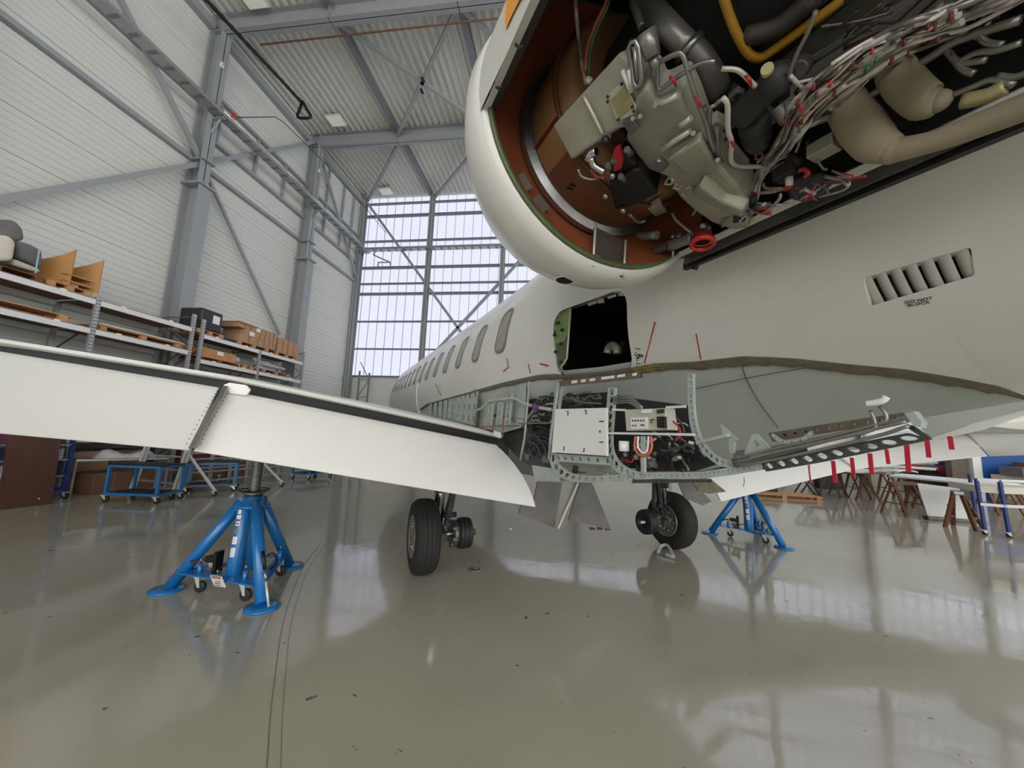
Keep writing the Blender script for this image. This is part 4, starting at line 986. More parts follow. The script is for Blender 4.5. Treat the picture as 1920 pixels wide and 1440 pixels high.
# engine body
b = MB(); b.lathe(nc(0), fwd, [(-3.0, .315), (-3.12, .318), (-3.2, .318), (-3.21, .305), (-3.27, .30), (-3.28, .27), (-3.29, .18)], 64)
ENG = b.obj('engine', 'fan_tan', AC)
b = MB(); b.lathe(nc(0), fwd, [(-3.205, .316), (-3.205, .327), (-3.215, .327), (-3.215, .316)], 64, closed=True); b.obj('fan_case_flange', 'fan_brown', ENG)
b = MB(); b.lathe(nc(0), fwd, [(-3.003, .316), (-3.025, .320), (-3.13, .321), (-3.19, .321), (-3.20, .318)], 40, a0=PI*.78, a1=PI*1.28); b.obj('stained_band', 'fan_brown', ENG)
for a_, w_, y0_, y1_ in ((-112, .02, -3.03, -3.2), ):
    a = math.radians(a_); p = lambda y, r=.3205, a=a: NC+np.array([math.sin(a)*r, y, math.cos(a)*r]); MB().bar(p(y0_), p(y1_), .018, .004).obj('red_stripe', 'maroon', ENG)
for dy in (0, .02):
    a = math.radians(-146); p = lambda y, r=.324, a=a: NC+np.array([math.sin(a)*r, y, math.cos(a)*r]); b = MB(); b.bar(p(-3.10-dy), p(-3.108-dy), .035, .003); b.obj('stencil_mark', 'black', ENG)
b = MB(); b.lathe(nc(0), fwd, [(-3.3, .20), (-3.45, .21), (-3.6, .17), (-3.9, .16), (-4.2, .20), (-4.6, .22), (-5.2, .16)], 32); b.obj('core_casing', 'void', ENG)
# dark metal square and brackets in the liner
eslab([(1115, 425), (1135, 432), (1168, 452), (1172, 520), (1140, 512), (1113, 496)], -.02, .004, 'access_plate', 'liner_dark', NAC, 0, ref=[(1115, 425), (1168, 452), (1172, 520), (1113, 496)])
for a_, r_ in ((-140, .43), (-128, .44)):
    a = math.radians(a_); p = NC+np.array([math.sin(a)*r_, -3.045, math.cos(a)*r_]); t_ = np.array([math.cos(a), 0, -math.sin(a)]); n_ = np.array([math.sin(a), -.8, math.cos(a)]); b = MB()
    u = np.array([math.sin(a), .45*1, math.cos(a)])*.022; b.prism([p-t_*.03-u, p+t_*.03-u, p+t_*.03+u, p-t_*.03+u], (0, -.006, 0)); b.obj('repair_patch', 'liner_dark', NAC)
# dark service box between two light ribs low in the liner
YL = -3.085
MB().prism([AX(1, YL, *q) for q in ((1116, 425), (1172, 452), (1170, 519), (1140, 511), (1114, 497))], (0, .012, 0)).obj('service_recess', 'liner_dark', NAC)
for P in ([(1117, 420), (1114, 462), (1112, 500)], [(1173, 450), (1171, 488), (1170, 522)]): MB().tube([AX(1, YL-.008, *q) for q in P], .005, 6).obj('liner_rib', 'gearbox_light', NAC)
MB().tube([AX(1, YL-.006, *q) for q in ((1116, 478), (1142, 492), (1170, 503))], .0035, 6).obj('liner_rib', 'bare_dark', NAC)
# accessory gearbox
KG = .17
GA = [(1035, 236), (1161, 97), (1181, 112), (1196, 178), (1190, 240), (1161, 241), (1136, 255), (1071, 301)]
GB = eslab(GA, KG, .10, 'gearbox', 'gearbox', ENG, .008)
G2 = [(1192, 180), (1212, 166), (1228, 197), (1271, 180), (1294, 225), (1308, 261), (1339, 304), (1384, 354), (1402, 392), (1404, 428), (1372, 432), (1333, 418), (1299, 394), (1274, 371), (1249, 332), (1212, 318), (1190, 287), (1173, 262)]
eslab(G2, KG-.01, .10, 'casing', 'gearbox', GB, .01)
eslab([(1256, 300), (1312, 266), (1345, 312), (1384, 354), (1386, 374), (1340, 372), (1296, 336)], KG+.005, .03, 'cover', 'gearbox', GB, .006)
eslab([(1282, 372), (1310, 350), (1352, 380), (1392, 396), (1396, 424), (1340, 410), (1300, 392)], KG+.012, .04, 'cover', 'gearbox', GB, .008)
eslab([(1139, 178), (1166, 153), (1193, 200), (1189, 214), (1159, 228), (1150, 214)], KG+.012, .008, 'data_plate', 'gearbox_light', GB, .002)
P_, n_ = EP([(1139, 178), (1166, 153), (1193, 200), (1159, 228)], KG+.0135)
def inpl(q): 
    d = aray(*q); c = P_[0]; return CA+d*(((c-CA)@n_)/(d@n_))
MB().prism([inpl(q) for q in ((1143, 188), (1169, 162), (1188, 201), (1160, 222))], n_*.001).obj('etched_plate', 'plate_yellow', GB)
for k in range(7):
    a, c = (1147+2.4*k, 189+5*k), (1169+2.4*k, 168+5*k); MB().bar(inpl(a)-n_*.001, inpl(c)-n_*.001, .0012, .0008).obj('etched_line', 'gearbox', GB)
for q in ((1166, 157), (1140, 181), (1140, 190), (1189, 208), (1186, 200), (1160, 224)): MB().sphere(inpl(q)-n_*.002, .004, 8).obj('screw', 'black', GB)
etube([(1094, 180), (1112, 215), (1130, 252)], KG+.004, .0055, 'highlight_rib', 'gearbox_light', GB)  # pale tube stands in for the highlight along this casing rib
for P in ([(1242, 281), (1268, 262), (1294, 245)], [(1256, 297), (1282, 280), (1308, 262)], [(1232, 196), (1252, 190), (1271, 178)], [(1275, 236), (1285, 230), (1296, 220)]): etube(P, KG+.002, .007, 'casting_rib', 'gearbox_light', GB, sm=False)
eslab([(1166, 232), (1184, 220), (1198, 240), (1182, 256)], KG+.012, .01, 'square_flange', 'bare_dark', GB, .002)
eslab([(1220, 308), (1238, 296), (1254, 312), (1240, 326), (1228, 322)], KG+.012, .01, 'square_flange', 'bare_dark', GB, .002)
for P in ([(1246, 345), (1254, 332), (1262, 336), (1258, 346)], [(1262, 352), (1271, 342), (1277, 347), (1272, 356)], [(1278, 362), (1290, 350), (1302, 356), (1292, 372)]): etube(P+[P[0]], KG+.004, .0028, 'casting_rib', 'gearbox_light', GB, sm=False)
for q in ((1186, 222), (1200, 218), (1236, 300), (1290, 392), (1355, 425), (1300, 250), (1378, 360), (1345, 300), (1228, 197)): MB().cyl(ED(q, KG+.012), ED(q, KG-.02), .006, seg=8).obj('bolt', 'steel', GB)
# fittings next to the gearbox
P_, n_ = EP([(1178, 82), (1192, 76), (1204, 160), (1192, 168)], KG+.02)
lp = [(1179, 90), (1184, 79), (1192, 77), (1197, 90), (1203, 145), (1201, 160), (1194, 164), (1188, 155), (1183, 120)]
MB().tube([inpl(q) for q in lp], .006, 8, closed=True).obj('loop_tube', 'steel', ENG)
MB().tube([inpl(q) for q in ((1190, 92), (1196, 150))], .006, 8).obj('loop_tube', 'steel', ENG)
etube([(1167, 132), (1176, 155), (1184, 174)], KG+.02, .006, 'rod', 'wire_clean', ENG, sm=False); etube([(1180, 130), (1184, 170)], KG+.02, .006, 'rod', 'wire_clean', ENG, sm=False)
b = MB(); b.cyl(ED((1212, 60), KG), ED((1224, 108), KG), .022, .018, 16); b.cyl(ED((1224, 108), KG), ED((1230, 128), KG), .011, seg=12); b.obj('actuator', 'pipe_grey', ENG)
etube([(1186, 2), (1196, 30), (1204, 52)], .08, .01, 'rod', 'bare_dark', ENG)
etube([(1135, 258), (1136, 262)], KG+.02, .016, 'eye_bolt', 'steel', ENG, 14); MB().sphere(ED((1135, 264), KG+.03), .013, 12).obj('black_plug', 'black', ENG)
etube([(1100, 300), (1107, 289), (1118, 284)], KG, .011, 'chrome_elbow', 'chrome', ENG, 12); etube([(1108, 296), (1112, 308), (1122, 316), (1133, 322)], KG+.01, .011, 'chrome_elbow', 'chrome', ENG, 12)
etube([(1084, 318), (1090, 330), (1104, 336), (1120, 336)], KG, .0032, 'striped_wire', 'wire_white', ENG); etube([(1108, 318), (1118, 330), (1132, 334)], KG+.005, .0035, 'striped_wire', 'wire_orange', ENG)
eslab([(1151, 280), (1160, 276), (1167, 300), (1164, 318), (1150, 324), (1147, 300)], KG+.0, .02, 'red_connector', 'red_tool', ENG, .004)
eslab([(1142, 346), (1187, 320), (1200, 318), (1234, 363), (1198, 383), (1153, 394)], KG-.01, .10, 'black_unit', 'black', ENG, .006)
eslab([(1160, 285), (1176, 292), (1200, 316), (1190, 326), (1170, 330), (1158, 318)], KG-.03, .05, 'black_unit', 'charcoal', ENG, .004)
for q in ((1135, 368), (1148, 330), (1168, 395)): MB().sphere(ED(q, KG), .011, 10).obj('cable_end', 'steel', ENG)
for q in ((1163, 330), (1140, 310), (1175, 280), (1150, 300)): MB().cyl(ED(q, KG), ED((q[0]+9, q[1]+9), KG-.02), .009, seg=10).obj('connector', 'bare_dark', ENG)
# big grey pipe
MB().tube(smooth_path([ED(q, .02) for q in ((1196, -40), (1215, 8), (1251, 50), (1292, 93))], 4), .030, 20).obj('air_duct', 'pipe_grey', ENG)
MB().tube(smooth_path([ED(q, .02) for q in ((1290, 90), (1320, 125), (1345, 170))], 4), .034, 20).obj('air_duct', 'bare_dark', ENG)
P = ED((1288, 88), .02), ED((1296, 97), .02); MB().cyl(P[0], P[1], .038, seg=20).obj('band_clamp', 'steel', ENG)
# rigid lines
for P, r_, m_ in (([(1220, 126), (1263, 103), (1280, 104), (1291, 140), (1308, 191), (1322, 225), (1339, 281), (1378, 329), (1409, 360)], .0055, 'pipe_grey'), ([(1232, 115), (1233, 141), (1236, 168), (1260, 152), (1308, 121), (1341, 115)], .0048, 'steel'), ([(1353, 129), (1384, 132), (1406, 152), (1417, 162)], .005, 'gearbox_light'), ([(1335, 330), (1330, 219), (1341, 197), (1352, 188)], .005, 'pipe_grey'), ([(1344, 240), (1350, 300), (1380, 345), (1400, 372)], .005, 'pipe_grey'), ([(1320, 200), (1345, 290), (1370, 320), (1398, 350)], .006, 'bare_dark'), ([(1485, 150), (1480, 140), (1495, 100), (1515, 60), (1530, 20)], .004, 'pipe_grey'), ([(1480, 140), (1500, 160), (1530, 180), (1560, 205), (1575, 200)], .0042, 'wire_clean'), ([(1495, 155), (1560, 140)], .0028, 'wire_clean'), ([(1512, 265), (1540, 312), (1550, 318)], .003, 'pipe_grey'), ([(1560, 320), (1590, 335), (1585, 355), (1535, 370)], .003, 'pipe_grey'), ([(1410, 370), (1380, 400), (1350, 420)], .005, 'pipe_grey'), ([(1180, 402), (1196, 416), (1210, 414)], .006, 'pipe_grey'), ([(1260, 400), (1270, 415), (1300, 440)], .005, 'gearbox_light')):
    etube(P, KG-.01, r_, 'rigid_line', m_, ENG)
etube([(1355, 183), (1364, 197), (1365, 242), (1372, 267), (1371, 301), (1389, 312), (1434, 312)], KG, .006, 'braided_lead', 'wire_clean', ENG)
for q in ((1263, 151), (1310, 190), (1373, 267), (1395, 330), (1417, 365), (1405, 150)): p = ED(q, KG); d = aray(*q); MB().tube(smooth_path([p+np.array([-.011, 0, .004]), p-d*.01, p+np.array([.011, .004, -.004])]), .0035, 6).obj('red_clamp', 'wire_red', ENG)
# starter assembly
b = MB(); b.tube(smooth_path([ED(q, KG-.04) for q in ((1457, 140), (1440, 165), (1405, 200), (1385, 222))]), [.028]*4+[.030]*4+[.032]*4+[.028], 18); b.obj('starter_valve', 'charcoal', ENG)
MB().sphere(ED((1455, 150), KG-.03), .034, 16).obj('valve_body', 'charcoal', ENG)
b = MB(); p0, p1 = ED((1412, 222), KG-.04), ED((1424, 290), KG); d_ = (p1-p0); b.lathe(p0, d_, [(0, .001), (0, .030), (.01, .034), (.03, .036), (.034, .030), (.06, .035), (.066, .031), (.085, .030), (.10, .024), (.11, .014), (.12, .014), (.12, .001)], 28); b.obj('starter_motor', 'charcoal', ENG)
p = ED((1423, 293), KG+.01); MB().lathe(p, p-CA, [(-.004, .005), (-.004, .010), (.004, .011), (.004, .005)], 16, closed=True).obj('drain_boss', 'fan_brown', ENG)
MB().cyl(ED((1438, 128), KG-.02), ED((1441, 140), KG-.03), .012, seg=10).obj('yellow_cap', 'plate_yellow', ENG)
b = MB(); q_ = [(1478, 188), (1478, 200), (1477, 210), (1476, 220)]; b.tube([ED(q, KG) for q in q_], [.004, .007, .005, .007], 8); b.obj('sensor', 'steel', ENG)
# wiring harness
rng = random.Random(21)
HB = [(1414, 368), (1431, 323), (1473, 276), (1494, 233), (1528, 190), (1577, 150), (1633, 112), (1689, 82), (1746, 60), (1802, 37), (1886, -2), (1960, -40)]
for k in range(58):
    off = rng.gauss(0, 1)*15; wob = [off*(.35+.8*min(1, i/4))+rng.gauss(0, 4) for i in range(len(HB))]
    s0 = rng.choice([0, 0, 1, 2, 3, 4, 5]); s1 = rng.choice([6, 8, 10, 12, 12, 12]); 
    if s1-s0 < 3: s0 = max(0, s1-4)
    P = [(q[0]+w_*.55, q[1]+w_*.85, KG+.02-rng.uniform(0, .05)) for q, w_ in zip(HB, wob)][s0:s1]
    etube(P, 0, rng.choice([.0022, .003, .004, .0052]), 'harness_strand', rng.choice(['wire_clean', 'wire_white', 'wire_white', 'wire_clean', 'wire_brown', 'pipe_grey']), ENG, 6)
etube([(1480, 250, KG), (1532, 228, KG), (1577, 211, KG), (1619, 188, KG), (1689, 141, KG-.02), (1746, 107, KG-.03), (1796, 76, KG-.04), (1914, 37, KG-.06)], 0, .0085, 'conduit', 'pipe_grey', ENG, 10)
etube([(1414, 368), (1409, 385), (1420, 392), (1436, 380)], KG+.02, .004, 'harness_strand', 'wire_clean', ENG); etube([(1434, 312), (1460, 300), (1480, 290)], KG+.02, .003, 'harness_strand', 'wire_clean', ENG)
etube([(1395, 385), (1425, 388), (1445, 402), (1400, 396)], KG+.01, .003, 'harness_strand', 'wire_red', ENG)
for k in range(26):
    i = rng.randrange(1, 9); t = rng.random(); q = (HB[i][0]*(1-t)+HB[i+1][0]*t+rng.gauss(0, 12), HB[i][1]*(1-t)+HB[i+1][1]*t+rng.gauss(0, 16)); p = ED(q, KG+.03); u = rng.uniform(-.5, .5)
    MB().tube(smooth_path([p+np.array([-.004, -.003, .004]), p+np.array([-.001, -.001, -.004]), p+np.array([.003, .003, .001])]), rng.choice([.0022, .0032]), 6).obj('cable_tie', rng.choice(['wire_red', 'maroon', 'maroon', 'wire_green']), ENG)
for k in range(30):
    x_, y_ = rng.uniform(1560, 1900), rng.uniform(-30, 130); a = -.55+rng.gauss(0, .25); l = rng.uniform(30, 80)
    if y_ > 118-.28*(x_-1500): y_ *= .4
    etube([(x_-math.cos(a)*l, y_-math.sin(a)*l), (x_+rng.gauss(0, 4), y_+rng.gauss(0, 4)), (x_+math.cos(a)*l, y_+math.sin(a)*l)], rng.uniform(.02, .09), rng.choice([.002, .003, .004]), 'back_cable', rng.choice(['wire_brown', 'bare_dark', 'wire_white', 'charcoal']), ENG, 6)
for k in range(26):
    x_, y_ = rng.uniform(1300, 1600), rng.uniform(330, 430); y_ = min(y_, 470-.40*(x_-1290)-18); a = rng.uniform(-1, .6); l = rng.uniform(10, 36)
    etube([(x_-math.cos(a)*l, y_-math.sin(a)*l), (x_+rng.gauss(0, 6), y_+rng.gauss(0, 6)), (x_+math.cos(a)*l, y_+math.sin(a)*l)], rng.uniform(.10, .17), rng.choice([.002, .003, .005]), 'lower_cable', rng.choice(['wire_brown', 'bare_dark', 'pipe_grey', 'charcoal', 'wire_white', 'wire_red']), ENG, 6)
for k in range(20):
    x_, y_ = rng.uniform(1290, 1560), rng.uniform(120, 330); p = ED((x_, y_), rng.uniform(.02, .10)); s_ = rng.uniform(.010, .026)
    b = MB()
    if k % 2: b.cyl(p, p+np.array([rng.gauss(0, .02), rng.gauss(0, .02), -.03]), s_, s_*.8, 12)
    else: b.box(p[0]-s_, p[0]+s_, p[1]-s_*1.3, p[1]+s_*1.3, p[2]-s_*.8, p[2]+s_*.8)
    b.obj('accessory_unit', rng.choice(['charcoal', 'bare_dark', 'charcoal', 'gearbox']), ENG, bevel=.003)
eslab([(1470, 352), (1495, 330), (1540, 322), (1556, 340), (1530, 366), (1500, 376), (1480, 374)], KG-.10, .03, 'pump', 'charcoal', ENG, .01)
MB().cyl(ED((1480, 332), KG+.03), ED((1480, 350), KG+.03), .010, seg=12).obj('white_connector', 'wire_clean', ENG); MB().cyl(ED((1478, 350), KG+.03), ED((1478, 356), KG+.03), .011, seg=12).obj('red_cap', 'wire_red', ENG)
etube([(1498, 320), (1508, 318), (1516, 326), (1508, 332)], KG+.02, .006, 'red_loop', 'wire_red', ENG)
# insulated ducts
def duct(pts, rad, name):
    P = smooth_path([ED(q[:2], q[2]) for q in pts], 5); n = len(P); R = [interp(i/(n-1)*(len(rad)-1), list(enumerate(rad))) for i in range(n)]
    b = MB(); b.tube(P, R, 20); b.sphere(P[0], R[0]*.98, 16); b.sphere(P[-1], R[-1]*.98, 16); return b.obj(name, 'blanket', ENG)
duct([(1585, 195, .10), (1612, 235, .11), (1640, 268, .12), (1672, 282, .12)], [.040, .045, .042, .030], 'insulated_duct')
duct([(1672, 284, .12), (1740, 268, .10), (1820, 240, .08), (1960, 185, .06)], [.026, .022, .024, .026], 'insulated_duct')
duct([(1678, 135, .06), (1702, 165, .07), (1735, 192, .08), (1760, 190, .07)], [.034, .036, .034, .022], 'insulated_duct')
for P in ([(1780, 180), (1820, 165), (1860, 150), (1900, 160)], [(1790, 120), (1830, 100), (1870, 95), (1915, 80)], [(1770, 90), (1800, 118), (1850, 112)], [(1780, 100), (1805, 130), (1826, 138)], [(1830, 60), (1850, 80), (1880, 84)], [(1870, 142), (1900, 145), (1930, 135)]):
    etube(P, .05, .006, 'hot_line', random.Random(len(P)).choice(['pipe_grey', 'gearbox_light']), ENG)
etube([(1805, 190), (1850, 180), (1885, 162)], .07, .014, 'bare_elbow', 'plate_yellow', ENG, 12)
# yellow door seal overhead
etube([(1348, -40, .0), (1358, 0, 0), (1378, 56, .0), (1403, 100, .0), (1425, 108, .0), (1445, 97, .0), (1510, 50, .0), (1577, 3, .0), (1620, -30, .0)], 0, .0105, 'door_seal', 'yellow_seal', ENG)
eslab([(1355, -40), (1372, 20), (1405, 96), (1428, 100), (1580, -20), (1580, -60)], -.02, .01, 'service_door', 'charcoal', ENG, 0)
etube([(1395, 70, -.01), (1460, 50, -.01), (1530, -10, -.01)], 0, .02, 'inner_duct', 'liner_dark', ENG)
# orange and green leads at the front
etube([(1142, -30), (1137, 5), (1118, 45), (1102, 90), (1098, 135)], .10, .006, 'lead', 'wire_orange', ENG); etube([(1146, -30), (1140, 10), (1122, 50), (1107, 92), (1104, 140)], .10, .004, 'lead', 'wire_green', ENG)
etube([(1078, -30), (1080, 20), (1086, 80), (1092, 120), (1099, 158)], .10, .006, 'lead', 'wire_white', ENG); MB().cyl(ED((1106, 146), .12), ED((1102, 156), .12), .009, seg=10).obj('connector', 'wire_clean', ENG)
# lower duct, drain manifold and red ring
etube([(1143, 470), (1165, 456), (1190, 445), (1232, 441)], .16, .016, 'bleed_duct', 'gearbox', ENG, 16)
p0, p1 = ED((1140, 473), .16), ED((1150, 464), .16); MB().cyl(p0, p1, .019, seg=18).obj('band_clamp', 'steel', ENG)
etube([(1180, 464), (1188, 484), (1200, 496), (1213, 490)], .17, .005, 'drain_tube', 'pipe_grey', ENG); etube([(1262, 470), (1260, 482), (1250, 488)], .18, .005, 'drain_tube', 'pipe_grey', ENG)
etube([(1212, 480), (1235, 468), (1262, 455)], .17, .016, 'manifold', 'bare_dark', ENG, 14); etube([(1255, 462), (1285, 450), (1300, 446)], .17, .020, 'manifold', 'pipe_grey', ENG, 14)
eslab([(1214, 392), (1238, 380), (1250, 398), (1228, 406)], .14, .02, 'bracket', 'gearbox_light', ENG, .002)
P0 = ED((1317, 456), .14); MB().lathe(P0, (.15, .1, 1), [(-.008, .030), (-.010, .038), (-.004, .044), (.008, .042), (.010, .032), (0, .028)], 32, closed=True).obj('red_ring', 'red_anod', ENG)
MB().lathe(P0+np.array([0, 0, .01]), (.15, .1, 1), [(0, .030), (.04, .028), (.06, .02)], 24).obj('outlet_pipe', 'maroon', ENG)
for k in range(14):
    x_, y_ = rng.uniform(1262, 1420), 0; y_ = 440-.35*(x_-1290)+rng.uniform(-22, 4); p = ED((x_, y_), rng.uniform(.10, .14)); MB().cyl(p, p+np.array([rng.gauss(0, .02), rng.gauss(0, .02), rng.gauss(0, .015)]), rng.uniform(.006, .012), seg=10).obj('fitting', rng.choice(['bare_dark', 'pipe_grey', 'charcoal']), ENG)
# pylon stub between engine and body
MB().box(-1.35, -.9, -5.6, -3.3, 2.86, 3.0).obj('pylon', 'paint_white', AC, bevel=.03)
# ================================================================== JACKS
JF = [np.array(p) for p in ((-2.48, 3.08, 0), (-3.56, 3.20, 0), (-2.93, 3.98, 0))]
JC = sum(JF)/3
def make_jack(label):
    t = thing('tripod_jack', label, 'aircraft jack', JC, group='blue wing jacks')
    F_ = [p-JC for p in JF]; ZT_ = .80
    for f in F_:
        d = f/np.linalg.norm(f); top = d*.085+np.array([0, 0, ZT_]); foot = f*.97+np.array([0, 0, .03])
        l = MB().cyl(foot, top, .052, seg=20).obj('leg', 'jack_blue', t)
        MB().lathe(f, (0, 0, 1), [(0, 0), (0, .135), (.016, .135), (.022, .07), (.022, 0)], 28).obj('foot_plate', 'jack_blue', l)
    MB().lathe((0, 0, 0), (0, 0, 1), [(.74, .0), (.74, .15), (.765, .155), (.765, .09), (.84, .088), (.84, .05)], 28).obj('head_collar', 'jack_blue', t)
    b = MB(); 
    for a in range(3): b.box(0, 0, 0, 0, 0, 0) if False else None
    MB().lathe((0, 0, 0), (0, 0, 1), [(.84, .05), (.84, .078), (.865, .08), (.87, .10), (.88, .10), (.88, .045)], 24).obj('lock_ring', 'steel', t)
    MB().lathe((0, 0, .895), (0, 0, 1), [(0, .13), (.006, .135), (.012, .13), (.006, .125)], 32, closed=True).obj('handwheel', 'black', t)
    b = MB()
    for k in range(3): a = 2*PI*k/3+.4; b.bar((.05*math.cos(a), .05*math.sin(a), .9), (.13*math.cos(a), .13*math.sin(a), .9), .012)
    b.obj('handwheel_spoke', 'black', t)
    pr = []; z = .88
    while z < 1.62: pr += [(z, .052), (z+.008, .047), (z+.016, .052)]; z += .022
    MB().lathe((0, 0, 0), (0, 0, 1), [(.87, 0)]+pr+[(z, 0)], 24).obj('screw', 'bare_dark', t)
    MB().lathe((0, 0, 0), (0, 0, 1), [(z-.01, 0), (z-.01, .05), (z+.03, .03), (z+.04, 0)], 20).obj('jack_pad', 'steel', t)
    MB().lathe((0, 0, 0), (0, 0, 1), [(.10, 0), (.10, .06), (.13, .072), (.74, .072)], 28).obj('cylinder', 'jack_blue', t)
    # reservoir tube leaning beside, with its stickers
    side = np.array([-.15, -.10, 0]); p0 = np.array([-2.968, 3.27, .15])-JC; p1 = np.array([-3.0, 3.345, .745])-JC; d = (p1-p0)/np.linalg.norm(p1-p0)
    RS = MB().lathe(p0, d, [(0, 0), (0, .052), (.02, .062), (.58, .062), (.6, .05)], 28).obj('reservoir', 'jack_blue', t)
    out = CAM-(JC+p0); out[2] = 0; out = out/np.linalg.norm(out); sd = np.cross(d, out); sd = sd/np.linalg.norm(sd); nn = np.cross(sd, d)
    nn = nn/np.linalg.norm(nn); nn = nn if nn@out > 0 else -nn; an = math.radians(-38)
    nn2 = nn*math.cos(an)+sd*math.sin(an); nn3 = nn*math.cos(math.radians(38))-sd*math.sin(math.radians(-38))*-1
    best = nn2 if (nn2@RC[0]) < (nn@RC[0]) else (nn*math.cos(an)-sd*math.sin(an))
    def sticker(h0, h1, wd, m, name):
        c = best/np.linalg.norm(best); s2 = np.cross(d, c); rr = .0630; b = MB(); rows = []
        for h in (h0, h1):
            rows.append([p0+d*h+(c*math.cos(a)+s2*math.sin(a))*rr for a in [wd/rr*(-.5+j/6) for j in range(7)]])
        b.grid(rows); return b.obj(name, m, RS), (c, s2)
    for h0, h1, wd, m in ((.17, .25, .045, 'tag_white'), (.28, .345, .045, 'tag_white'), (.44, .48, .04, 'tag_white'), (.50, .535, .042, 'tag_white'), (.545, .69, .03, 'tag_white')):
        if h1 > .6: h0, h1 = .475+.07, .585
        sticker(h0, h1, wd, m, 'sticker')
    o, (c, s2) = sticker(.375, .425, .04, 'jack_blue', 'sticker'); base = p0+d*.38+c*.0642
    MB().prism([base-s2*.02, base+s2*.02, base+d*.038], c*.001).obj('warning_triangle', 'yellow_seal', RS)
    b = MB(); b.bar(base+c*.0015+d*.008, base+c*.0015+d*.024, .004, .001, up=tuple(c)); b.obj('warning_mark', 'black', RS)
    for h in (.185, .20, .215, .232, .30, .32): b = MB(); q = p0+d*h+c*.0640; b.bar(q-s2*.014, q+s2*.010, .002, .001, up=tuple(c)); b.obj('printed_line', 'charcoal', RS)
    q = p0+d*.46+c*.0640; b = MB(); b.bar(q-s2*.014, q+s2*.014, .012, .001, up=tuple(c)); b.obj('printed_line', 'wire_red', RS)
    # bottom frame between legs with castors
    K = [f*.80+np.array([0, 0, .165]) for f in F_]
    for i, j, w_ in ((0, 1, .14), (0, 2, .09), (1, 2, .07)):
        MB().bar(K[i], K[j], w_, .012).obj('base_plate', 'jack_blue', t)
    for i, j, u in ((1, 0, .20), (0, 1, .20), (2, 0, .20)):
        p = K[i]*(1-u)+K[j]*u; p = np.array([p[0], p[1], 0]); cs = MB().cyl(p+(0, 0, .14), p+(0, 0, .25), .020, seg=12).obj('castor', 'jack_blue', t)
        MB().cyl(p+(0, 0, .25), p+(0, 0, .30), .008, seg=8).obj('castor_spring', 'steel', cs)
        b = MB(); b.prism([p+(-.02, -.028, .14), p+(.03, -.028, .14), p+(.045, -.028, .05), p+(.02, -.028, .05)], (0, .004, 0)); b.prism([p+(-.02, .024, .14), p+(.03, .024, .14), p+(.045, .024, .05), p+(.02, .024, .05)], (0, .004, 0)); b.box(p[0]-.025, p[0]+.035, p[1]-.03, p[1]+.03, .13, .145); b.obj('castor_fork', 'alu_white', cs)
        MB().lathe(p+(.03, 0, .052), (0, 1, 0), [(-.018, 0), (-.018, .032), (-.016, .048), (.016, .048), (.018, .032), (.018, 0)], 24).obj('castor_wheel', 'charcoal', cs)
    # pump, valves, handle, hoses
    c0 = K[1]*.55+K[0]*.45; 
    b = MB(); b.cyl(c0+(-.13, .08, 0), c0+(-.13, .08, .07), .022, seg=12); b.cyl(c0+(-.10, .06, .02), c0+(-.04, .05, .02), .012, seg=10); b.obj('brass_fitting', 'brass', t)
    b = MB(); b.box(c0[0]-.19, c0[0]-.07, c0[1]+.03, c0[1]+.10, .26, .31); b.bar(c0+(-.15, .05, .13), c0+(-.30, .0, .10), .02); b.box(c0[0]-.09, c0[0]-.06, c0[1]+.02, c0[1]+.1, .17, .36); b.obj('valve_block', 'black', t)
    MB().cyl(c0+(-.14, .07, .05), c0+(-.14, .07, .13), .03, seg=16).obj('gauge_glass', 'gearbox_light', t)
    q = K[0]*.55+np.array([-.02, .06, .03]); b = MB(); b.cyl(q+(0, 0, 0), q+(.01, 0, .13), .020, seg=14); b.obj('pump', 'steel', t)
    b = MB(); b.box(q[0]-.05, q[0]+.04, q[1]-.03, q[1]+.03, .15, .20); b.cyl(q+(.0, 0, .13), q+(.02, .02, .19), .028, seg=10); b.cyl(q+(.03, 0, .0), q+(.09, -.02, .10), .008, seg=8); b.obj('pump_block', 'bare_dark', t)
    MB().tube(smooth_path([q+(.02, 0, .15), q+(.10, .05, .22), q+(.12, .10, .12), q+(.02, .12, .03)]), .007, 8).obj('hose', 'black', t)
    MB().tube(smooth_path([c0+(-.08, .06, .03), c0+(0, .09, .06), c0+(.08, .12, .04)]), .006, 8).obj('hose', 'black', t)
    f0 = F_[0]; dd = f0/np.linalg.norm(f0); h0 = np.array([-2.375, 3.02, .045])-JC; h1 = np.array([-2.545, 3.085, .457])-JC
    hl = MB().tube([h0, h0*.55+h1*.45], .010, 10).obj('pump_handle', 'alu_white', t); MB().tube([h0*.56+h1*.44, h0*.34+h1*.66], .011, 10).obj('handle_sleeve', 'steel', hl); MB().tube([h0*.34+h1*.66, h1], .0145, 10).obj('grip', 'black', hl)
    MB().tube(smooth_path([(-.09, -.05, .765), (-.10, -.08, .74), (-.085, -.09, .715)]), .006, 8).obj('lift_eye', 'steel', t)
    return t, c0
JK, c0 = make_jack('blue tripod jack holding up the near wing, nearest to the camera')
o_ = copy_tree(JK, (3.13, 6.83, 0), math.radians(-32), 'blue tripod jack under the far wing, beyond the right main wheel'); o_.scale = (.95, .95, .95)
for ch in kids(o_):
    if ch.name.startswith('pump_handle'):
        for g_ in kids(ch): bpy.data.objects.remove(g_)
        bpy.data.objects.remove(ch)
t = thing('warning_tag', 'white tag with red toothed border hanging at the foot of the near jack', 'tag', JC+c0+np.array([0, 0, 0]), 0)
t.location = V((-2.935, 3.08, .175))
zz = [(-.06, -.06)]; 
b = MB(); pts = []
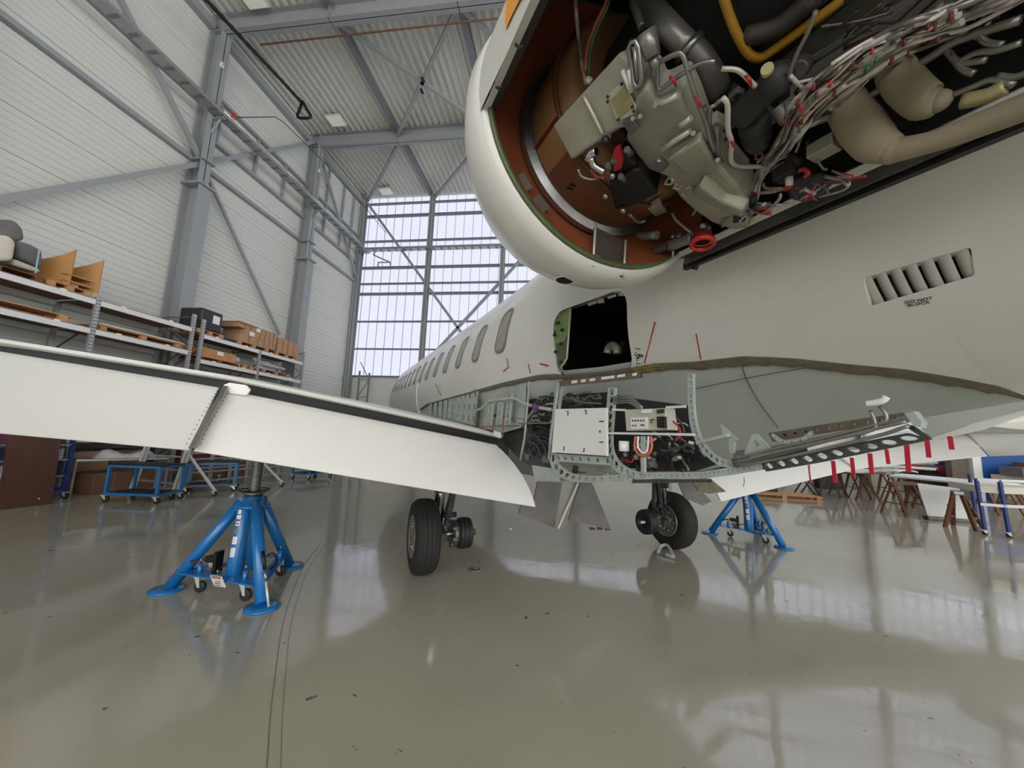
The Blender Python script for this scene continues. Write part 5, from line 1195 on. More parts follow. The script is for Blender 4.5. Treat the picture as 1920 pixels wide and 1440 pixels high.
for k in range(9): pts.append((-.055+.11*k/8, 0, .055+(.006 if k % 2 else 0)))
for k in range(9): pts.append((.055+(.006 if k % 2 else 0), 0, .055-.11*k/8))
for k in range(9): pts.append((.055-.11*k/8, 0, -.055-(.006 if k % 2 else 0)))
for k in range(9): pts.append((-.055-(.006 if k % 2 else 0), 0, -.055+.11*k/8))
b.prism([(p[0], -.03*p[2]/.055, p[2]) for p in pts[:-1] if True], (0, .003, 0)); CD_ = b.obj('card', 'tag_white', t)
b = MB(); b.prism([(-.04, -.0195, .028), (.04, -.0195, .028), (.04, -.0265, .047), (-.04, -.0265, .047)], (0, -.002, 0)); b.obj('red_band', 'maroon', t)
b = MB()
for k in range(4): x0 = -.05+.028*k; b.prism([(x0, -.029, .049), (x0+.012, -.029, .049), (x0+.018, -.032, .056), (x0+.006, -.032, .056)], (0, -.002, 0))
b.obj('red_edge', 'tape_red', t)
text_obj('lettering', 'DANGER', .016, 'tag_white', t, basis((0, -.026, .0375), (1, 0, 0), (0, -.35, 1)), .0004)
b = MB()
for k in range(4): b.bar((-.03, .0-.001, .015-.016*k), (.025+.005*(k % 2), -.001, .015-.016*k), .002, .0045)
b.obj('printed_line', 'charcoal', t)
# small glass-clear chock bag beneath the far wheel, cap and bits on the floor
t = tag(MB().tube(smooth_path([WZ(1234, 1036, .03), WZ(1240, 1024, .08), WZ(1250, 1022, .10), WZ(1258, 1032, .06), WZ(1262, 1044, .03), WZ(1250, 1040, .03)]), .022, 8).obj('plastic_bag', 'glass_clear'), 'crumpled clear plastic bag under the far main wheel', 'bag')
p = WZ(890, 1068); t = thing('floor_eye', 'small metal tie-down cup set in the floor right of the near wheel', 'floor fitting', p)
MB().lathe((0, 0, 0), (0, 0, 1), [(0, 0), (0.002, .075), (.004, .08), (.006, .06), (.003, .04)], 24).obj('cup', 'pipe_grey', t)
MB().tube([(-.035, 0, .01), (-.01, 0, .022), (.03, 0, .012)], .01, 8).obj('eye', 'bare_dark', t)
p = WZ(957, 995); tag(MB().sphere(p+(0, 0, .02), (.03, .02, .02), 10).obj('paper_scrap', 'tag_white'), 'crumpled scrap of white paper on the floor beneath the belly', 'paper')
for k, q in enumerate(((1110, 991), (1124, 991), (1139, 992))):
    p = WZ(*q); tag(MB().box(p[0]-.045, p[0]+.045, p[1]-.06, p[1]+.06, .001, .008).obj('red_floor_tile', 'maroon'), ['left', 'middle', 'right'][k]+' one of three small red plates on the floor under the belly', 'plate', 'red floor plates')
# ================================================================== STORAGE RACKS
RX0, RX1 = -10.0, -11.02
def rack(label, ys_, ztop, zs, zpost):
    t = thing('storage_rack', label, 'rack', (0, 0, 0))
    for i, y in enumerate(ys_):
        for x in (RX0, RX1):
            p = MB().box(x-.03, x+.03, y-.045, y+.045, 0, zpost[i]).obj('post', 'galv', t)
            if x == RX0 and y > 4:
                b = MB(); z = .3
                while z < zpost[i]-.05:
                    for s_ in (-1, 1): b.box(x+.030, x+.032, y+s_*.022-.009, y+s_*.022+.009, z, z+.028)
                    z += .075
                b.obj('slots', 'charcoal', p)['kind'] = 'stuff'
        b = MB(); z = .3; k = 0
        while z+.7 < zpost[i]: b.bar((RX0 if k % 2 else RX1, y, z), (RX1 if k % 2 else RX0, y, z+.65), .03, .02); z += .65; k += 1
        b.bar((RX0, y, zpost[i]-.08), (RX1, y, zpost[i]-.08), .03); b.obj('end_brace', 'bare_dark', t)
    for y0, y1 in zip(ys_, ys_[1:]):
        for z in zs:
            for x in (RX0+.01, RX1-.01): MB().box(x-.025, x+.025, y0+.05, y1-.05, z-.055, z+.055).obj('beam', 'rack_beam', t)
            MB().box(RX1, RX0, y0+.05, y1-.05, z+.056, z+.08).obj('shelf_board', 'chipboard', t)
            if y1 > 5:
                for u in (.22, .72): yy_ = y0+(y1-y0)*u; MB().box(RX0+.036, RX0+.038, yy_-.05, yy_+.05, z+.045, z+.085).obj('shelf_label', 'tag_white', t)
    return t
rack('tall galvanised pallet rack on the left carrying seats and long planks', (2.3, 4.39, 6.49, 8.6), 4.0, (4.02, 3.38, 2.2, 1.08), (4.12, 4.12, 4.12, 4.46))
rack('further galvanised pallet rack carrying cardboard boxes, nearer the gable', (8.88, 10.92, 13.02), 4.0, (3.93, 3.22, 2.3, 1.2), (4.40, 3.98, 4.42))
def pallet(label, x, y, z, lx=.8, ly=1.2, m='wood', h=.12, rz=0, group='wooden pallets'):
    t = thing('wooden_pallet', label, 'pallet', (x, y, z), rz, group)
    for k in range(5): b = MB(); xx = -lx/2+lx*(k+.5)/5; b.box(xx-lx*.075, xx+lx*.075, -ly/2, ly/2, h-.02, h); b.obj('deck_board', m, t)
    for k in (-1, 0, 1):
        for j in (-1, 0, 1): MB().box(k*lx*.42-.05, k*lx*.42+.05, j*ly*.44-.06, j*ly*.44+.06, .018, h-.02).obj('block', m, t)
        MB().box(k*lx*.42-.05, k*lx*.42+.05, -ly/2, ly/2, 0, .018).obj('skid', m, t)
    return t
T1, T2 = 4.102, 3.462
pallet('dark pallet under the grey seat cushions on the top shelf', -10.45, 5.05, T1, .8, 1.25, 'wood_dark')
pallet('pale pallet under the curved plywood sheets', -10.42, 6.05, T1, .8, .66)
def cushion(pts, th, label, m, x=-10.45):
    b = MB(); n = len(pts); b.prism([(x-th/2, p[0], p[1]) for p in pts], (th, 0, 0)); o = b.obj('seat_cushion', m); bv = o.modifiers.new('b', 'BEVEL'); bv.width = .07; bv.segments = 4
    for f in o.data.polygons: f.use_smooth = True
    tag(o, label, 'cushion', 'seat cushions on the rack'); return o
def RP(pts, X=-10.1): return [tuple(WX(q[0], q[1], X)[1:]) for q in pts]
cushion(RP([(-30, 410), (30, 412), (46, 430), (49, 452), (30, 452), (-30, 448)]), .7, 'big rounded grey backrest cushion, topmost of the seat pile', 'foam_grey')
cushion(RP([(-30, 440), (4, 442), (16, 456), (10, 490), (-30, 490)]), .8, 'cream coloured cushion at the photo\'s left edge of the seat pile', 'foam_cream', -10.3)
cushion(RP([(14, 452), (32, 450), (36, 482), (12, 478)]), .6, 'short grey cushion block between the big backrest and the pallet', 'foam_grey')
cushion(RP([(33, 450), (60, 458), (82, 470), (82, 505), (60, 494), (34, 483)]), .7, 'flat grey seat cushion strapped down to the dark pallet', 'foam_grey')
cushion(RP([(30, 484), (60, 496), (80, 504), (80, 512), (26, 496)]), .6, 'cream cushion squashed beneath the strapped grey cushion', 'foam_cream')
tag(MB().bar(WX(74, 466, -10.04), WX(66, 512, -10.04), .022, .008, up=(1, 0, 0)).obj('pallet_strap', 'strap'), 'pale blue strap tied over the grey seat cushions', 'strap')
for k, (q, lab) in enumerate(((((80, 482), (105, 480), (133, 466), (122, 520), (95, 523), (84, 505)), 'taller curved plywood sheet standing on the pale pallet'), (((132, 500), (160, 500), (189, 487), (180, 541), (150, 530), (140, 520)), 'second curved plywood sheet, right of the taller one'))):
    y0, y1 = WX(q[0][0], 500, -10.1)[1], WX(q[2][0], 500, -10.1)[1]; zb_ = WX(q[4][0], q[4][1], -10.1)[2]; zt0 = WX(*q[0], -10.1)[2]; zt1 = WX(*q[2], -10.1)[2]
    b = MB(); rows = []
    for th in (0, .012):
        rt_, rb_ = [], []
        for j in range(11):
            u = j/10; y = y0+(y1-y0)*u+th; x = -10.05-.55*math.cos(u*PI/2)+.0; zt = zt0+(zt1-zt0)*u**2.0; rt_.append((x, y, zt)); rb_.append((x, y, 4.24))
        rows.append((rt_, rb_))
    b.grid([rows[0][0], rows[0][1]]); b.grid([rows[1][0], rows[1][1]]); b.grid([rows[0][0], rows[1][0]]); b.grid([rows[0][1], rows[1][1]])
    tag(b.obj('plywood_sheet', 'ply'), lab, 'plywood', 'curved plywood sheets')
tag(MB().box(-10.6, -10.05, 5.95, 6.38, 4.30, 4.33).box(-10.6, -10.05, 5.95, 6.38, 4.44, 4.46).box(-10.4, -10.25, 6.0, 6.15, 4.33, 4.44).box(-10.5, -10.1, 5.95, 6.2, 4.222, 4.30).obj('wooden_cradle', 'wood'), 'small slatted wooden cradle between the two curved plywood sheets', 'cradle')
# long planks and pallets of the second shelf
pallet('long orange pallet filling the second shelf under the seats', -10.4, 4.95, T2, .7, 2.5, 'wood_orange', .14)
pallet('second shelf pallet in the bay beside the column', -10.42, 7.55, T2, .7, 1.85, 'wood', .12)
tag(MB().box(-10.75, -10.05, 6.62, 8.5, T2+.125, T2+.15).box(-10.7, -10.1, 6.7, 8.3, T2+.15, T2+.17).obj('board_stack', 'foam_cream'), 'pale boards lying on the second shelf pallet beside the column', 'board')
b = MB(); rows = []
for i in range(13):
    r_ = []
    for j in range(9):
        u, v_ = i/12*2-1, j/8*2-1; r_.append((-10.5+.42*v_, 5.25+.95*u, 2.29+.62*max(0, 1-u**4)*max(0, 1-v_**4)*(1-.15*math.sin(5*u+3*v_))))
    rows.append(r_)
b.grid(rows); tag(b.obj('tarpaulin_bundle', 'tarp'), 'dark navy tarpaulin bundle on the shelf just above the near wing', 'tarpaulin')
# rack B goods
T3, T4 = 4.012, 3.302
pallet('pallet under the black wrapped crate', -10.4, 9.15, T3, .8, .8, 'wood')
b = MB(); b.box(-10.8, -10.05, 8.82, 9.5, T3+.122, T3+.74); cr = b.obj('black_covered_crate', 'black_cover', bevel=.05); tag(cr, 'crate wrapped in black film with a white paper on top shelf', 'crate')
MB().box(-10.048, -10.045, 9.18, 9.40, T3+.38, T3+.62).obj('paper_label', 'tag_white', cr)
tag(MB().box(-10.7, -10.1, 9.6, 10.05, T3, T3+.09).obj('flat_box', 'charcoal'), 'low dark box between the black crate and the cardboard boxes', 'box')
pallet('pallet beneath the cardboard boxes at the rack end', -10.45, 10.75, T3, .8, 1.25, 'wood'); pallet('pallet under the two tall cardboard boxes', -10.45, 12.25, T3, .8, 1.1, 'wood')
z0 = T3+.122
BXS = [(10.15, 10.85, .0, .22, 'wide low cardboard box at the near end of the pallet'), (10.88, 11.35, .0, .22, 'lower cardboard box, middle of the stack'), (11.38, 11.62, .0, .22, 'narrow lower cardboard box right of the middle'),
       (10.3, 10.9, .225, .42, 'cardboard box on the second layer with a white label'), (10.93, 11.3, .225, .42, 'second layer cardboard box in the middle of the stack'), (11.33, 11.65, .225, .42, 'second layer cardboard box at the far side'),
       (10.05, 10.5, .425, .56, 'flat cardboard tray at the near top of the stack'), (10.53, 10.95, .425, .60, 'top layer cardboard box left of centre'), (10.98, 11.3, .425, .60, 'top layer cardboard box right of centre'), (11.33, 11.68, .425, .60, 'top layer cardboard box at the far end'),
       (11.72, 12.2, .0, .52, 'tall cardboard box left of the last one'), (12.25, 12.8, .0, .52, 'tallest cardboard box at the far end of the rack')]
for k, (a, c, h0, h1, lab) in enumerate(BXS):
    o = MB().box(-10.85, -10.06, a, c, z0+h0, z0+h1).obj('cardboard_box', 'cardboard'); tag(o, lab, 'box', 'cardboard boxes on the rack')
    MB().box(-10.059, -10.057, (a+c)/2-.02, (a+c)/2+.02, z0+h0+.01, z0+h1-.01).obj('tape', 'chipboard', o)
    if k in (3, 7): MB().box(-10.059, -10.055, a+.2, a+.38, z0+h0+.03, z0+h1-.03).obj('label', 'tag_white', o)
tag(MB().box(-10.9, -10.0, 10.02, 10.75, z0+.565, z0+.60).obj('crate_lid', 'cardboard'), 'overhanging flat cardboard lid on the box stack', 'lid')
pallet('second shelf pallet with the long timber crate', -10.42, 9.6, T4, .75, 1.3, 'wood_dark', .08); pallet('small empty looking pallet right of the timber crate', -10.42, 10.5, T4, .75, .6, 'wood_orange', .11)
b = MB(); b.box(-10.75, -10.1, 8.98, 10.15, T4+.082, T4+.36)
cr = b.obj('timber_crate', 'wood_orange', bevel=.01); tag(cr, 'long orange timber crate wrapped in film on second shelf', 'crate')
for y in (9.0, 9.45, 9.9): MB().box(-10.099, -10.08, y, y+.09, T4+.085, T4+.36).obj('batten', 'wood', cr)
MB().box(-10.078, -10.075, 9.5, 9.7, T4+.22, T4+.33).obj('label', 'tag_white', cr)
b = MB(); b.sphere((-10.4, 10.35, T4+.24), (.22, .2, .13), 14); tag(b.obj('film_bundle', 'wrap'), 'crumpled film bundle on the small pallet of the second shelf', 'bundle', 'film bundles')
pallet('pallet under the film wrapped rolls', -10.42, 11.85, T4, .75, 1.3, 'wood')
for k, (y0, y1, h, lab) in enumerate(((11.1, 12.5, .18, 'lower film wrapped roll on the second shelf at the far end'), (11.15, 12.2, .32, 'middle film wrapped roll of the pile'), (11.1, 12.55, .42, 'upper film wrapped roll, topmost of the pile'))):
    tag(MB().tube([(-10.25-.05*k, y0+(y1-y0)*i/8, T4+h+.012*math.sin(2.1*i+k)-.012*i*(k != 1)) for i in range(9)], [.05+.012*math.sin(i*1.7+k) for i in range(9)], 10).obj('wrapped_roll', 'wrap'), lab, 'roll', 'film wrapped rolls')
# lower racks seen under the wing
for k, (y0, y1, m_, lab) in enumerate(((5.95, 6.35, 'cardboard_dark', 'brown cardboard box on the low shelf left of the bag'), (6.6, 7.3, 'cardboard', 'long brown cardboard box on the low shelf behind the bag'), (7.35, 8.1, 'cardboard_dark', 'brown cardboard box on the low shelf near the ladder'), (9.2, 10.2, 'maroon', 'dark red container on the low shelf of the further rack'))):
    tag(MB().box(-10.9, -10.1, y0, y1, .3, .82).obj('storage_box', m_, bevel=.01), lab, 'box', 'boxes under the low shelf')
for k, y in enumerate((6.55, 7.35, 8.9, 9.7)):
    o = tag(MB().box(-10.0, -9.35, y, y+.7, 0.0, .42).obj('brown_carton', 'cardboard_dark', bevel=.008), ['large brown carton on the floor behind the steel bench', 'brown carton on the floor beside the blue trolley', 'brown carton on the floor behind the frame stack', 'last brown carton along the rack'][k], 'box', 'brown cartons on the floor')
    MB().box(-9.349, -9.346, y+.33, y+.38, .01, .41).obj('tape', 'chipboard', o)
# ================================================================== FLOOR ITEMS LEFT
t = thing('brown_board', 'large dark brown laminate board standing on edge at the photo\'s left edge', 'board')
A0, A1 = WZ(-6, 957), WZ(97, 945); up1 = np.array([0, 0, 1.25]); n_ = np.cross(A1-A0, (0, 0, 1)); n_ = n_/np.linalg.norm(n_)
lean = n_*-.12
MB().prism([A0, A1, A1+up1+lean, A0+up1+lean], n_*-.03).obj('board', 'laminate', t)
MB().sphere(A0+(A1-A0)*.72+(0, 0, .12)+n_*.01, .012, 8).obj('screw_cap', 'tag_white', t)
def castor(p, par, rz=0, r=.055, m='alu_white'):
    f = MB().prism([p+(-.012, -.03, 2.1*r), p+(.05, -.03, 2.1*r), p+(.07, -.03, r*.8), p+(.04, -.03, r*.8)], (0, .006, 0)).prism([p+(-.012, .024, 2.1*r), p+(.05, .024, 2.1*r), p+(.07, .024, r*.8), p+(.04, .024, r*.8)], (0, .006, 0)).box(p[0]-.03, p[0]+.06, p[1]-.035, p[1]+.035, 2.05*r, 2.3*r).obj('castor', m, par)
    MB().lathe(p+np.array([.05, 0, r]), (0, 1, 0), [(-.02, 0), (-.02, r*.6), (-.017, r), (.017, r), (.02, r*.6), (.02, 0)], 20).obj('castor_wheel', 'rubber', f)
def trolley(label, loc, lx, ly, h, rz=0, m='trolley_blue', deck='black', low='black', post=.045, grp='blue trolleys'):
    t = thing('trolley', label, 'trolley', loc, rz, grp)
    for sx in (0, 1):
        for sy in (0, 1):
            castor(np.array([sx*lx-.03, sy*ly, 0]), t); MB().box(sx*lx-post/2, sx*lx+post/2, sy*ly-post/2, sy*ly+post/2, .14, h).obj('post', m, t)
    for z, nm in ((.15, 'lower_frame'), (h, 'upper_frame')):
        b = MB()
        for sy in (0, 1): b.bar((0, sy*ly, z), (lx, sy*ly, z), .04)
        for sx in (0, 1): b.bar((sx*lx, 0, z), (sx*lx, ly, z), .04)
        b.obj(nm, m, t)
    MB().box(.02, lx-.02, .02, ly-.02, .155, .175).obj('lower_deck', low, t)
    MB().box(-.03, lx+.03, -.02, ly+.02, h+.02, h+.04).obj('top_deck', deck, t)
    return t
trolley('blue two deck trolley with black top under the left wing', WZ(195, 941), .95, .52, .66, math.radians(8))
trolley('blue trolley behind the aluminium steps', WZ(345, 925), .85, .55, .62, math.radians(40))
trolley('small blue trolley with pale deck, furthest along the wall', WZ(548, 897), .55, .9, .35, math.radians(-5), deck='foam_cream')
t = thing('mesh_cage_trolley', 'blue wire mesh cage trolley behind the brown board', 'trolley', WZ(-90, 953))
b = MB()
ex, ey = WZ(118, 935)-WZ(-90, 953), np.array([-.34, .2, 0]); 
for u, v_ in ((0, 0), (1, 0), (0, 1), (1, 1)): p = ex*u+ey*v_; MB().bar(p+(0, 0, .12), p+(0, 0, 1.6), .05).obj('post', 'navy', t); castor(p, t)
for z in (.14, 1.58): 
    b = MB(); b.bar((0, 0, z), ex+(0, 0, z), .05); b.bar(ey+(0, 0, z), ex+ey+(0, 0, z), .05); b.bar(ex+(0, 0, z), ex+ey+(0, 0, z), .05); b.bar((0, 0, z), ey+(0, 0, z), .05); b.obj('rail', 'navy', t)
b = MB(); n1 = 24
for k in range(n1): p = ex*k/n1; b.bar(p+(0, 0, .15), p+(0, 0, 1.55), .005)
for k in range(26): b.bar((0, 0, .17+.054*k), ex+(0, 0, .17+.054*k), .005)
for k in range(10): p = ex+ey*k/10; b.bar(p+(0, 0, .15), p+(0, 0, 1.55), .005)
b.obj('mesh', 'navy', t)
for z in (.42, .72, 1.0): MB().prism([(0, 0, z), ex+(0, 0, z), ex+ey+(0, 0, z), ey+(0, 0, z)], (0, 0, .02)).obj('shelf', 'galv', t)
tp = WZ(-90, 953)
for k, (u, z, m_, lab) in enumerate(((.12, 1.022, 'maroon', 'dark red bin on the top shelf of the mesh cage'), (.62, 1.022, 'maroon', 'second dark red bin on the top shelf of the mesh cage'), (.1, .742, 'tarp', 'dark blue bin on the middle shelf of the mesh cage'), (.62, .742, 'wrap', 'pale wrapped parts on the middle shelf of the mesh cage'), (.12, .442, 'foam_cream', 'cream bin on the lower shelf of the mesh cage'), (.62, .442, 'tarp', 'dark bin on the lower shelf of the mesh cage'))):
    p = tp+ex*u+ey*.3; tag(MB().prism([p+(0, 0, z), p+ex*.3+(0, 0, z), p+ex*.3+ey*.5+(0, 0, z), p+ey*.5+(0, 0, z)], (0, 0, .2)).obj('storage_bin', m_), lab, 'bin', 'bins in the mesh cage')
# steel bench with a plastic bag on top
t = thing('steel_bench', 'low grey steel bench with thin legs beside the mesh cage', 'bench')
B0, B1 = WZ(130, 932), np.array([-8.75, 7.45, 0]); bd = np.array([-.55, .25, 0]); zb_ = .68
for p in (B0, B1, B0+bd, B1+bd): MB().bar(p, p+(0, 0, zb_), .03).obj('leg', 'galv', t)
MB().prism([B0+(0, 0, zb_), B1+(0, 0, zb_), B1+bd+(0, 0, zb_), B0+bd+(0, 0, zb_)], (0, 0, .04)).obj('top', 'galv', t)
b = MB(); rows = []; rng = random.Random(4)
for i in range(15):
    r_ = []
    for j in range(7):
        u, v_ = i/14, j/6*2-1; p = B0+(B1-B0)*(.18+.7*u)+bd*(.5+.4*v_); r_.append((p[0], p[1], zb_+.045+(.12+.05*math.sin(9*u)+rng.uniform(-.025, .025))*max(0, 1-v_**4)*max(0, 1-(2*u-1)**6)))
    rows.append(r_)
b.grid(rows); tag(b.obj('plastic_sheet_bag', 'wrap'), 'crumpled transparent plastic sheet on the steel bench', 'bag')
# aluminium platform steps
t = thing('platform_steps', 'aluminium platform steps with splayed castor legs behind the near jack', 'steps')
L0, L1 = WZ(252, 918), WZ(325, 930); H = 1.3
for p in (WZ(243, 925), WZ(250, 924), WZ(322, 932), WZ(329, 931)): MB().bar(p+(0, 0, .08), p+(.05, .25, 1.75), .035).obj('stile', 'alu_white', t)
for a, c in ((WY(345, 840, 7.2), WZ(402, 930)), (WY(490, 865, 9.0), WZ(528, 912))):
    c2 = c+(0, 0, .10); MB().bar(a, c2, .05, .03).obj('stay', 'alu_white', t); castor(c-np.array([.05, 0, 0]), t, r=.045)
for k in range(4):
    z = .25+.27*k; MB().bar(WZ(250, 922)+(0, .05+.03*k, z), WZ(326, 931)+(0, .05+.03*k, z), .10, .025).obj('tread', 'galv', t)
castor(WZ(322, 935)-np.array([.05, 0, 0]), t)
# stack of grey tube frames
for k, (q0, q1, lab) in enumerate((((345, 915), (548, 893), 'grey tube frame at the front of the frame stack'), ((350, 905), (548, 886), 'grey tube frame at the back of the frame stack'))):
    t = thing('tube_frame', lab, 'frame', group='grey tube frames'); a, c = WZ(*q0), WZ(*q1)
    for z in (.12, .34, .58, .80)[k:]: MB().bar(a+(0, 0, z), c+(0, 0, z), .045).obj('rail', 'grey_paint', t)
    for u in (0, .18, .34, .5, .66, .83, 1): p = a*(1-u)+c*u; MB().bar(p+(0, 0, .0), p+(0, 0, .82), .05).obj('upright', 'grey_paint', t)
    for u in (.25, .6): p = a*(1-u)+c*u; castor(p, t)
tag(MB().bar(WZ(270, 920, .12), WZ(430, 905, .17), .07, .03).obj('ochre_beam', 'ochre'), 'ochre painted bar lying low behind the steps', 'bar')
# ================================================================== FLOOR ITEMS RIGHT
def trestle(label, p, rz, h=.72, w_=.75, m='wood_dark'):
    t = thing('wooden_trestle', label, 'trestle', p, rz, 'wooden trestles')
    for sx in (-1, 1):
        for sy in (-1, 1): MB().bar((sx*w_*.45, sy*.26, 0), (sx*w_*.36, sy*.03, h-.04), .06, .035).obj('leg', m, t)
    MB().bar((-w_/2, 0, h), (w_/2, 0, h), .09, .07).obj('top_beam', m, t)
    for sx in (-1, 1): MB().bar((sx*w_*.42, -.17, .26), (sx*w_*.42, .17, .26), .05, .02).obj('tie', m, t)
    return t
tr0 = trestle('first wooden trestle from the right under the long panel', WZ(1712, 968)+(0, .2, 0), .3)
TS = [((1745, 955), .9, 'second wooden trestle from the right under the long panel'), ((1690, 940), .5, 'trestle left of the plain white board'), ((1648, 930), .2, 'trestle under the near end of the curved panel'), ((1625, 938), 1.2, 'trestle under the middle of the curved panel'), ((1590, 930), .4, 'trestle under the far end of the curved panel'), ((1560, 930), 1.0, 'darkest trestle close to the red streamers'), ((1880, 965), .2, 'trestle seen through the blue handrail trolley'), ((1910, 960), .9, 'last trestle at the photo\'s right edge')]
for q, rz, lab in TS: copy_tree(tr0, WZ(*q)+(0, .1, 0), rz, lab)
def panel(label, A_, B_, dep_, th, m='white_board', wave=.0, name='wing_panel', z=.8):
    a, c = WZ(*A_), WZ(*B_); a, c = np.array([a[0], a[1], 0]), np.array([c[0], c[1], 0]); n_ = np.array([-(c-a)[1], (c-a)[0], 0]); n_ = n_/np.linalg.norm(n_); n_ = n_ if n_[1] > 0 else -n_
    top, bot = [], []
    for i in range(21):
        u = i/20; r1, r2 = [], []
        for j in range(7):
            v_ = j/6; p = a*(1-u)+c*u+n_*dep_*v_; zz_ = z+wave*math.sin(u*PI*2.4+.6)*(1-.7*v_)+.05*math.sin(v_*PI); r1.append((p[0], p[1], zz_+th)); r2.append((p[0], p[1], zz_))
        top.append(r1); bot.append(r2)
    b = MB(); b.grid(top); b.grid(bot); b.grid([top[0], bot[0]]); b.grid([top[-1], bot[-1]]); b.grid([[r[0] for r in top], [r[0] for r in bot]]); b.grid([[r[-1] for r in top], [r[-1] for r in bot]])
    return tag(b.obj(name, m), label, 'panel', 'white panels on trestles')
panel('long flat white wing panel resting on the right hand trestles', (1672, 952), (1880, 985), 1.1, .04, z=.79)
panel('long curved white panel with a wavy edge, left of the flat one', (1520, 925), (1690, 948), 1.5, .03, wave=.07, z=.83)
panel('thin white panel behind, reaching to the door post', (1600, 915), (1760, 932), .7, .03, z=.86)
t = thing('white_board_stand', 'plain white board on a low wheeled foot behind the small step ladder', 'board', WZ(1795, 978))
MB().prism([(-.52, .05, .08), (.12, -.1, .08), (.12, .0, .72), (-.60, .12, .78)], (0, .02, 0)).obj('board', 'white_board', t); MB().bar((-.6, .05, .05), (.25, -.1, .05), .06, .05).obj('foot', 'bare_dark', t); MB().lathe((-.58, .03, .045), (1, .2, 0), [(-.02, 0), (-.02, .045), (.02, .045), (.02, 0)], 16).obj('wheel', 'rubber', t)
t = thing('step_ladder', 'small brown wooden step ladder standing before the white board', 'ladder')
top = (WZ(1772, 992)+WZ(1845, 998))/2; zt = .73
LG = [WZ(1772, 988), WZ(1787, 984), WZ(1831, 996), WZ(1844, 990)]
tp = [np.array([top[0]-.06, top[1]+.05, zt]), np.array([top[0]+.02, top[1]+.16, zt]), np.array([top[0]+.04, top[1]+.03, zt]), np.array([top[0]+.13, top[1]+.14, zt])]
for a, c in zip(LG, tp): MB().bar(a, c, .07, .035).obj('leg', 'wood_dark', t)
for u in (.3, .6): MB().bar(LG[0]*(1-u)+tp[0]*u, LG[1]*(1-u)+tp[1]*u, .09, .025).obj('tread', 'wood_dark', t); MB().bar(LG[2]*(1-u)+tp[2]*u, LG[3]*(1-u)+tp[3]*u, .07, .025).obj('tread', 'wood_dark', t)
MB().prism([tp[0]+(-.03, -.03, -.06), tp[2]+(.03, -.05, -.06), tp[3]+(.04, .03, -.06), tp[1]+(-.03, .03, -.06)], (0, 0, .09)).obj('top_cap', 'galv', t, bevel=.02)
# blue handrail trolley
t = thing('handrail_trolley', 'tall dark blue tube trolley with pale rails at the right edge', 'trolley')
C0, C1 = WZ(1848, 1003), WZ(1893, 1008); dr = C1-C0
C0b, C1b = C0+np.array([.35, .9, 0]), C1+np.array([.35, .9, 0]); C2 = C1+np.array([.9, .1, 0])
h0 = AXH = 0
for p in (C0, C1, C2, C0+np.array([1.3, 1.5, 0])):
    MB().bar(p+(0, 0, .09), p+(-.04, .0, 1.03), .045).obj('post', 'navy', t); castor(p-np.array([.05, 0, 0]), t, r=.04)
pp = [C0, C1, C2]
for z, m_ in ((1.02, 'rack_beam'), (.56, 'rack_beam')):
    for a, c in zip(pp, pp[1:]): MB().bar(a+(-.03, 0, z), c+(-.03, 0, z), .05, .05).obj('rail', m_, t)
MB().prism([C0+(-.03, .02, .78), C1+(-.03, .02, .78), C2+(-.03, .05, .78), C2+(.2, .6, .78), C0+(.2, .8, .78)], (0, 0, .12)).obj('tray', 'foam_cream', t)
# door frame post, blue screen, cartons
PX = WY(1826, 930, 14.0)
t = thing('partition_frame', 'white framed partition with blue panel behind the handrail trolley', 'partition')
x0 = WY(1826, 880, 14.0)[0]
MB().box(x0-.10, x0+.14, 13.9, 14.1, 0, 1.86).obj('post', 'white_board', t); MB().box(x0-.1, x0+6, 13.9, 14.1, 1.74, 1.9).obj('header', 'white_board', t)
MB().box(x0+.2, x0+6, 14.0, 14.05, .0, 1.73).obj('blue_panel', 'panel_blue', t); MB().box(x0-.62, x0-.15, 14.0, 14.2, 0, 2.0).obj('side_post', 'sealant', t); MB().box(x0+.4, x0+3, 13.95, 14.0, 1.95, 2.5).obj('upper_board', 'foam_cream', t)
o = tag(MB().box(x0+.9, x0+2.4, 13.0, 13.8, .86, 1.25).obj('carton', 'cardboard_dark'), 'open brown carton piled before the blue panel', 'box'); MB().bar((x0+.9, 13.0, 1.25), (x0+.75, 12.9, 1.42), .5, .01).obj('flap', 'cardboard', o); MB().bar((x0+1.5, 13.0, 1.25), (x0+1.4, 12.8, 1.38), .4, .01).obj('flap', 'cardboard', o)
tag(MB().box(x0+.2, x0+.72, 12.9, 13.5, .86, 1.12).obj('carton', 'foam_grey'), 'grey carton left of the open brown carton', 'box')
tag(MB().box(x0+.3, x0+3.4, 12.8, 13.85, .0, .85).obj('work_cabinet', 'foam_cream'), 'pale cabinet carrying the cartons before the blue panel', 'cabinet')
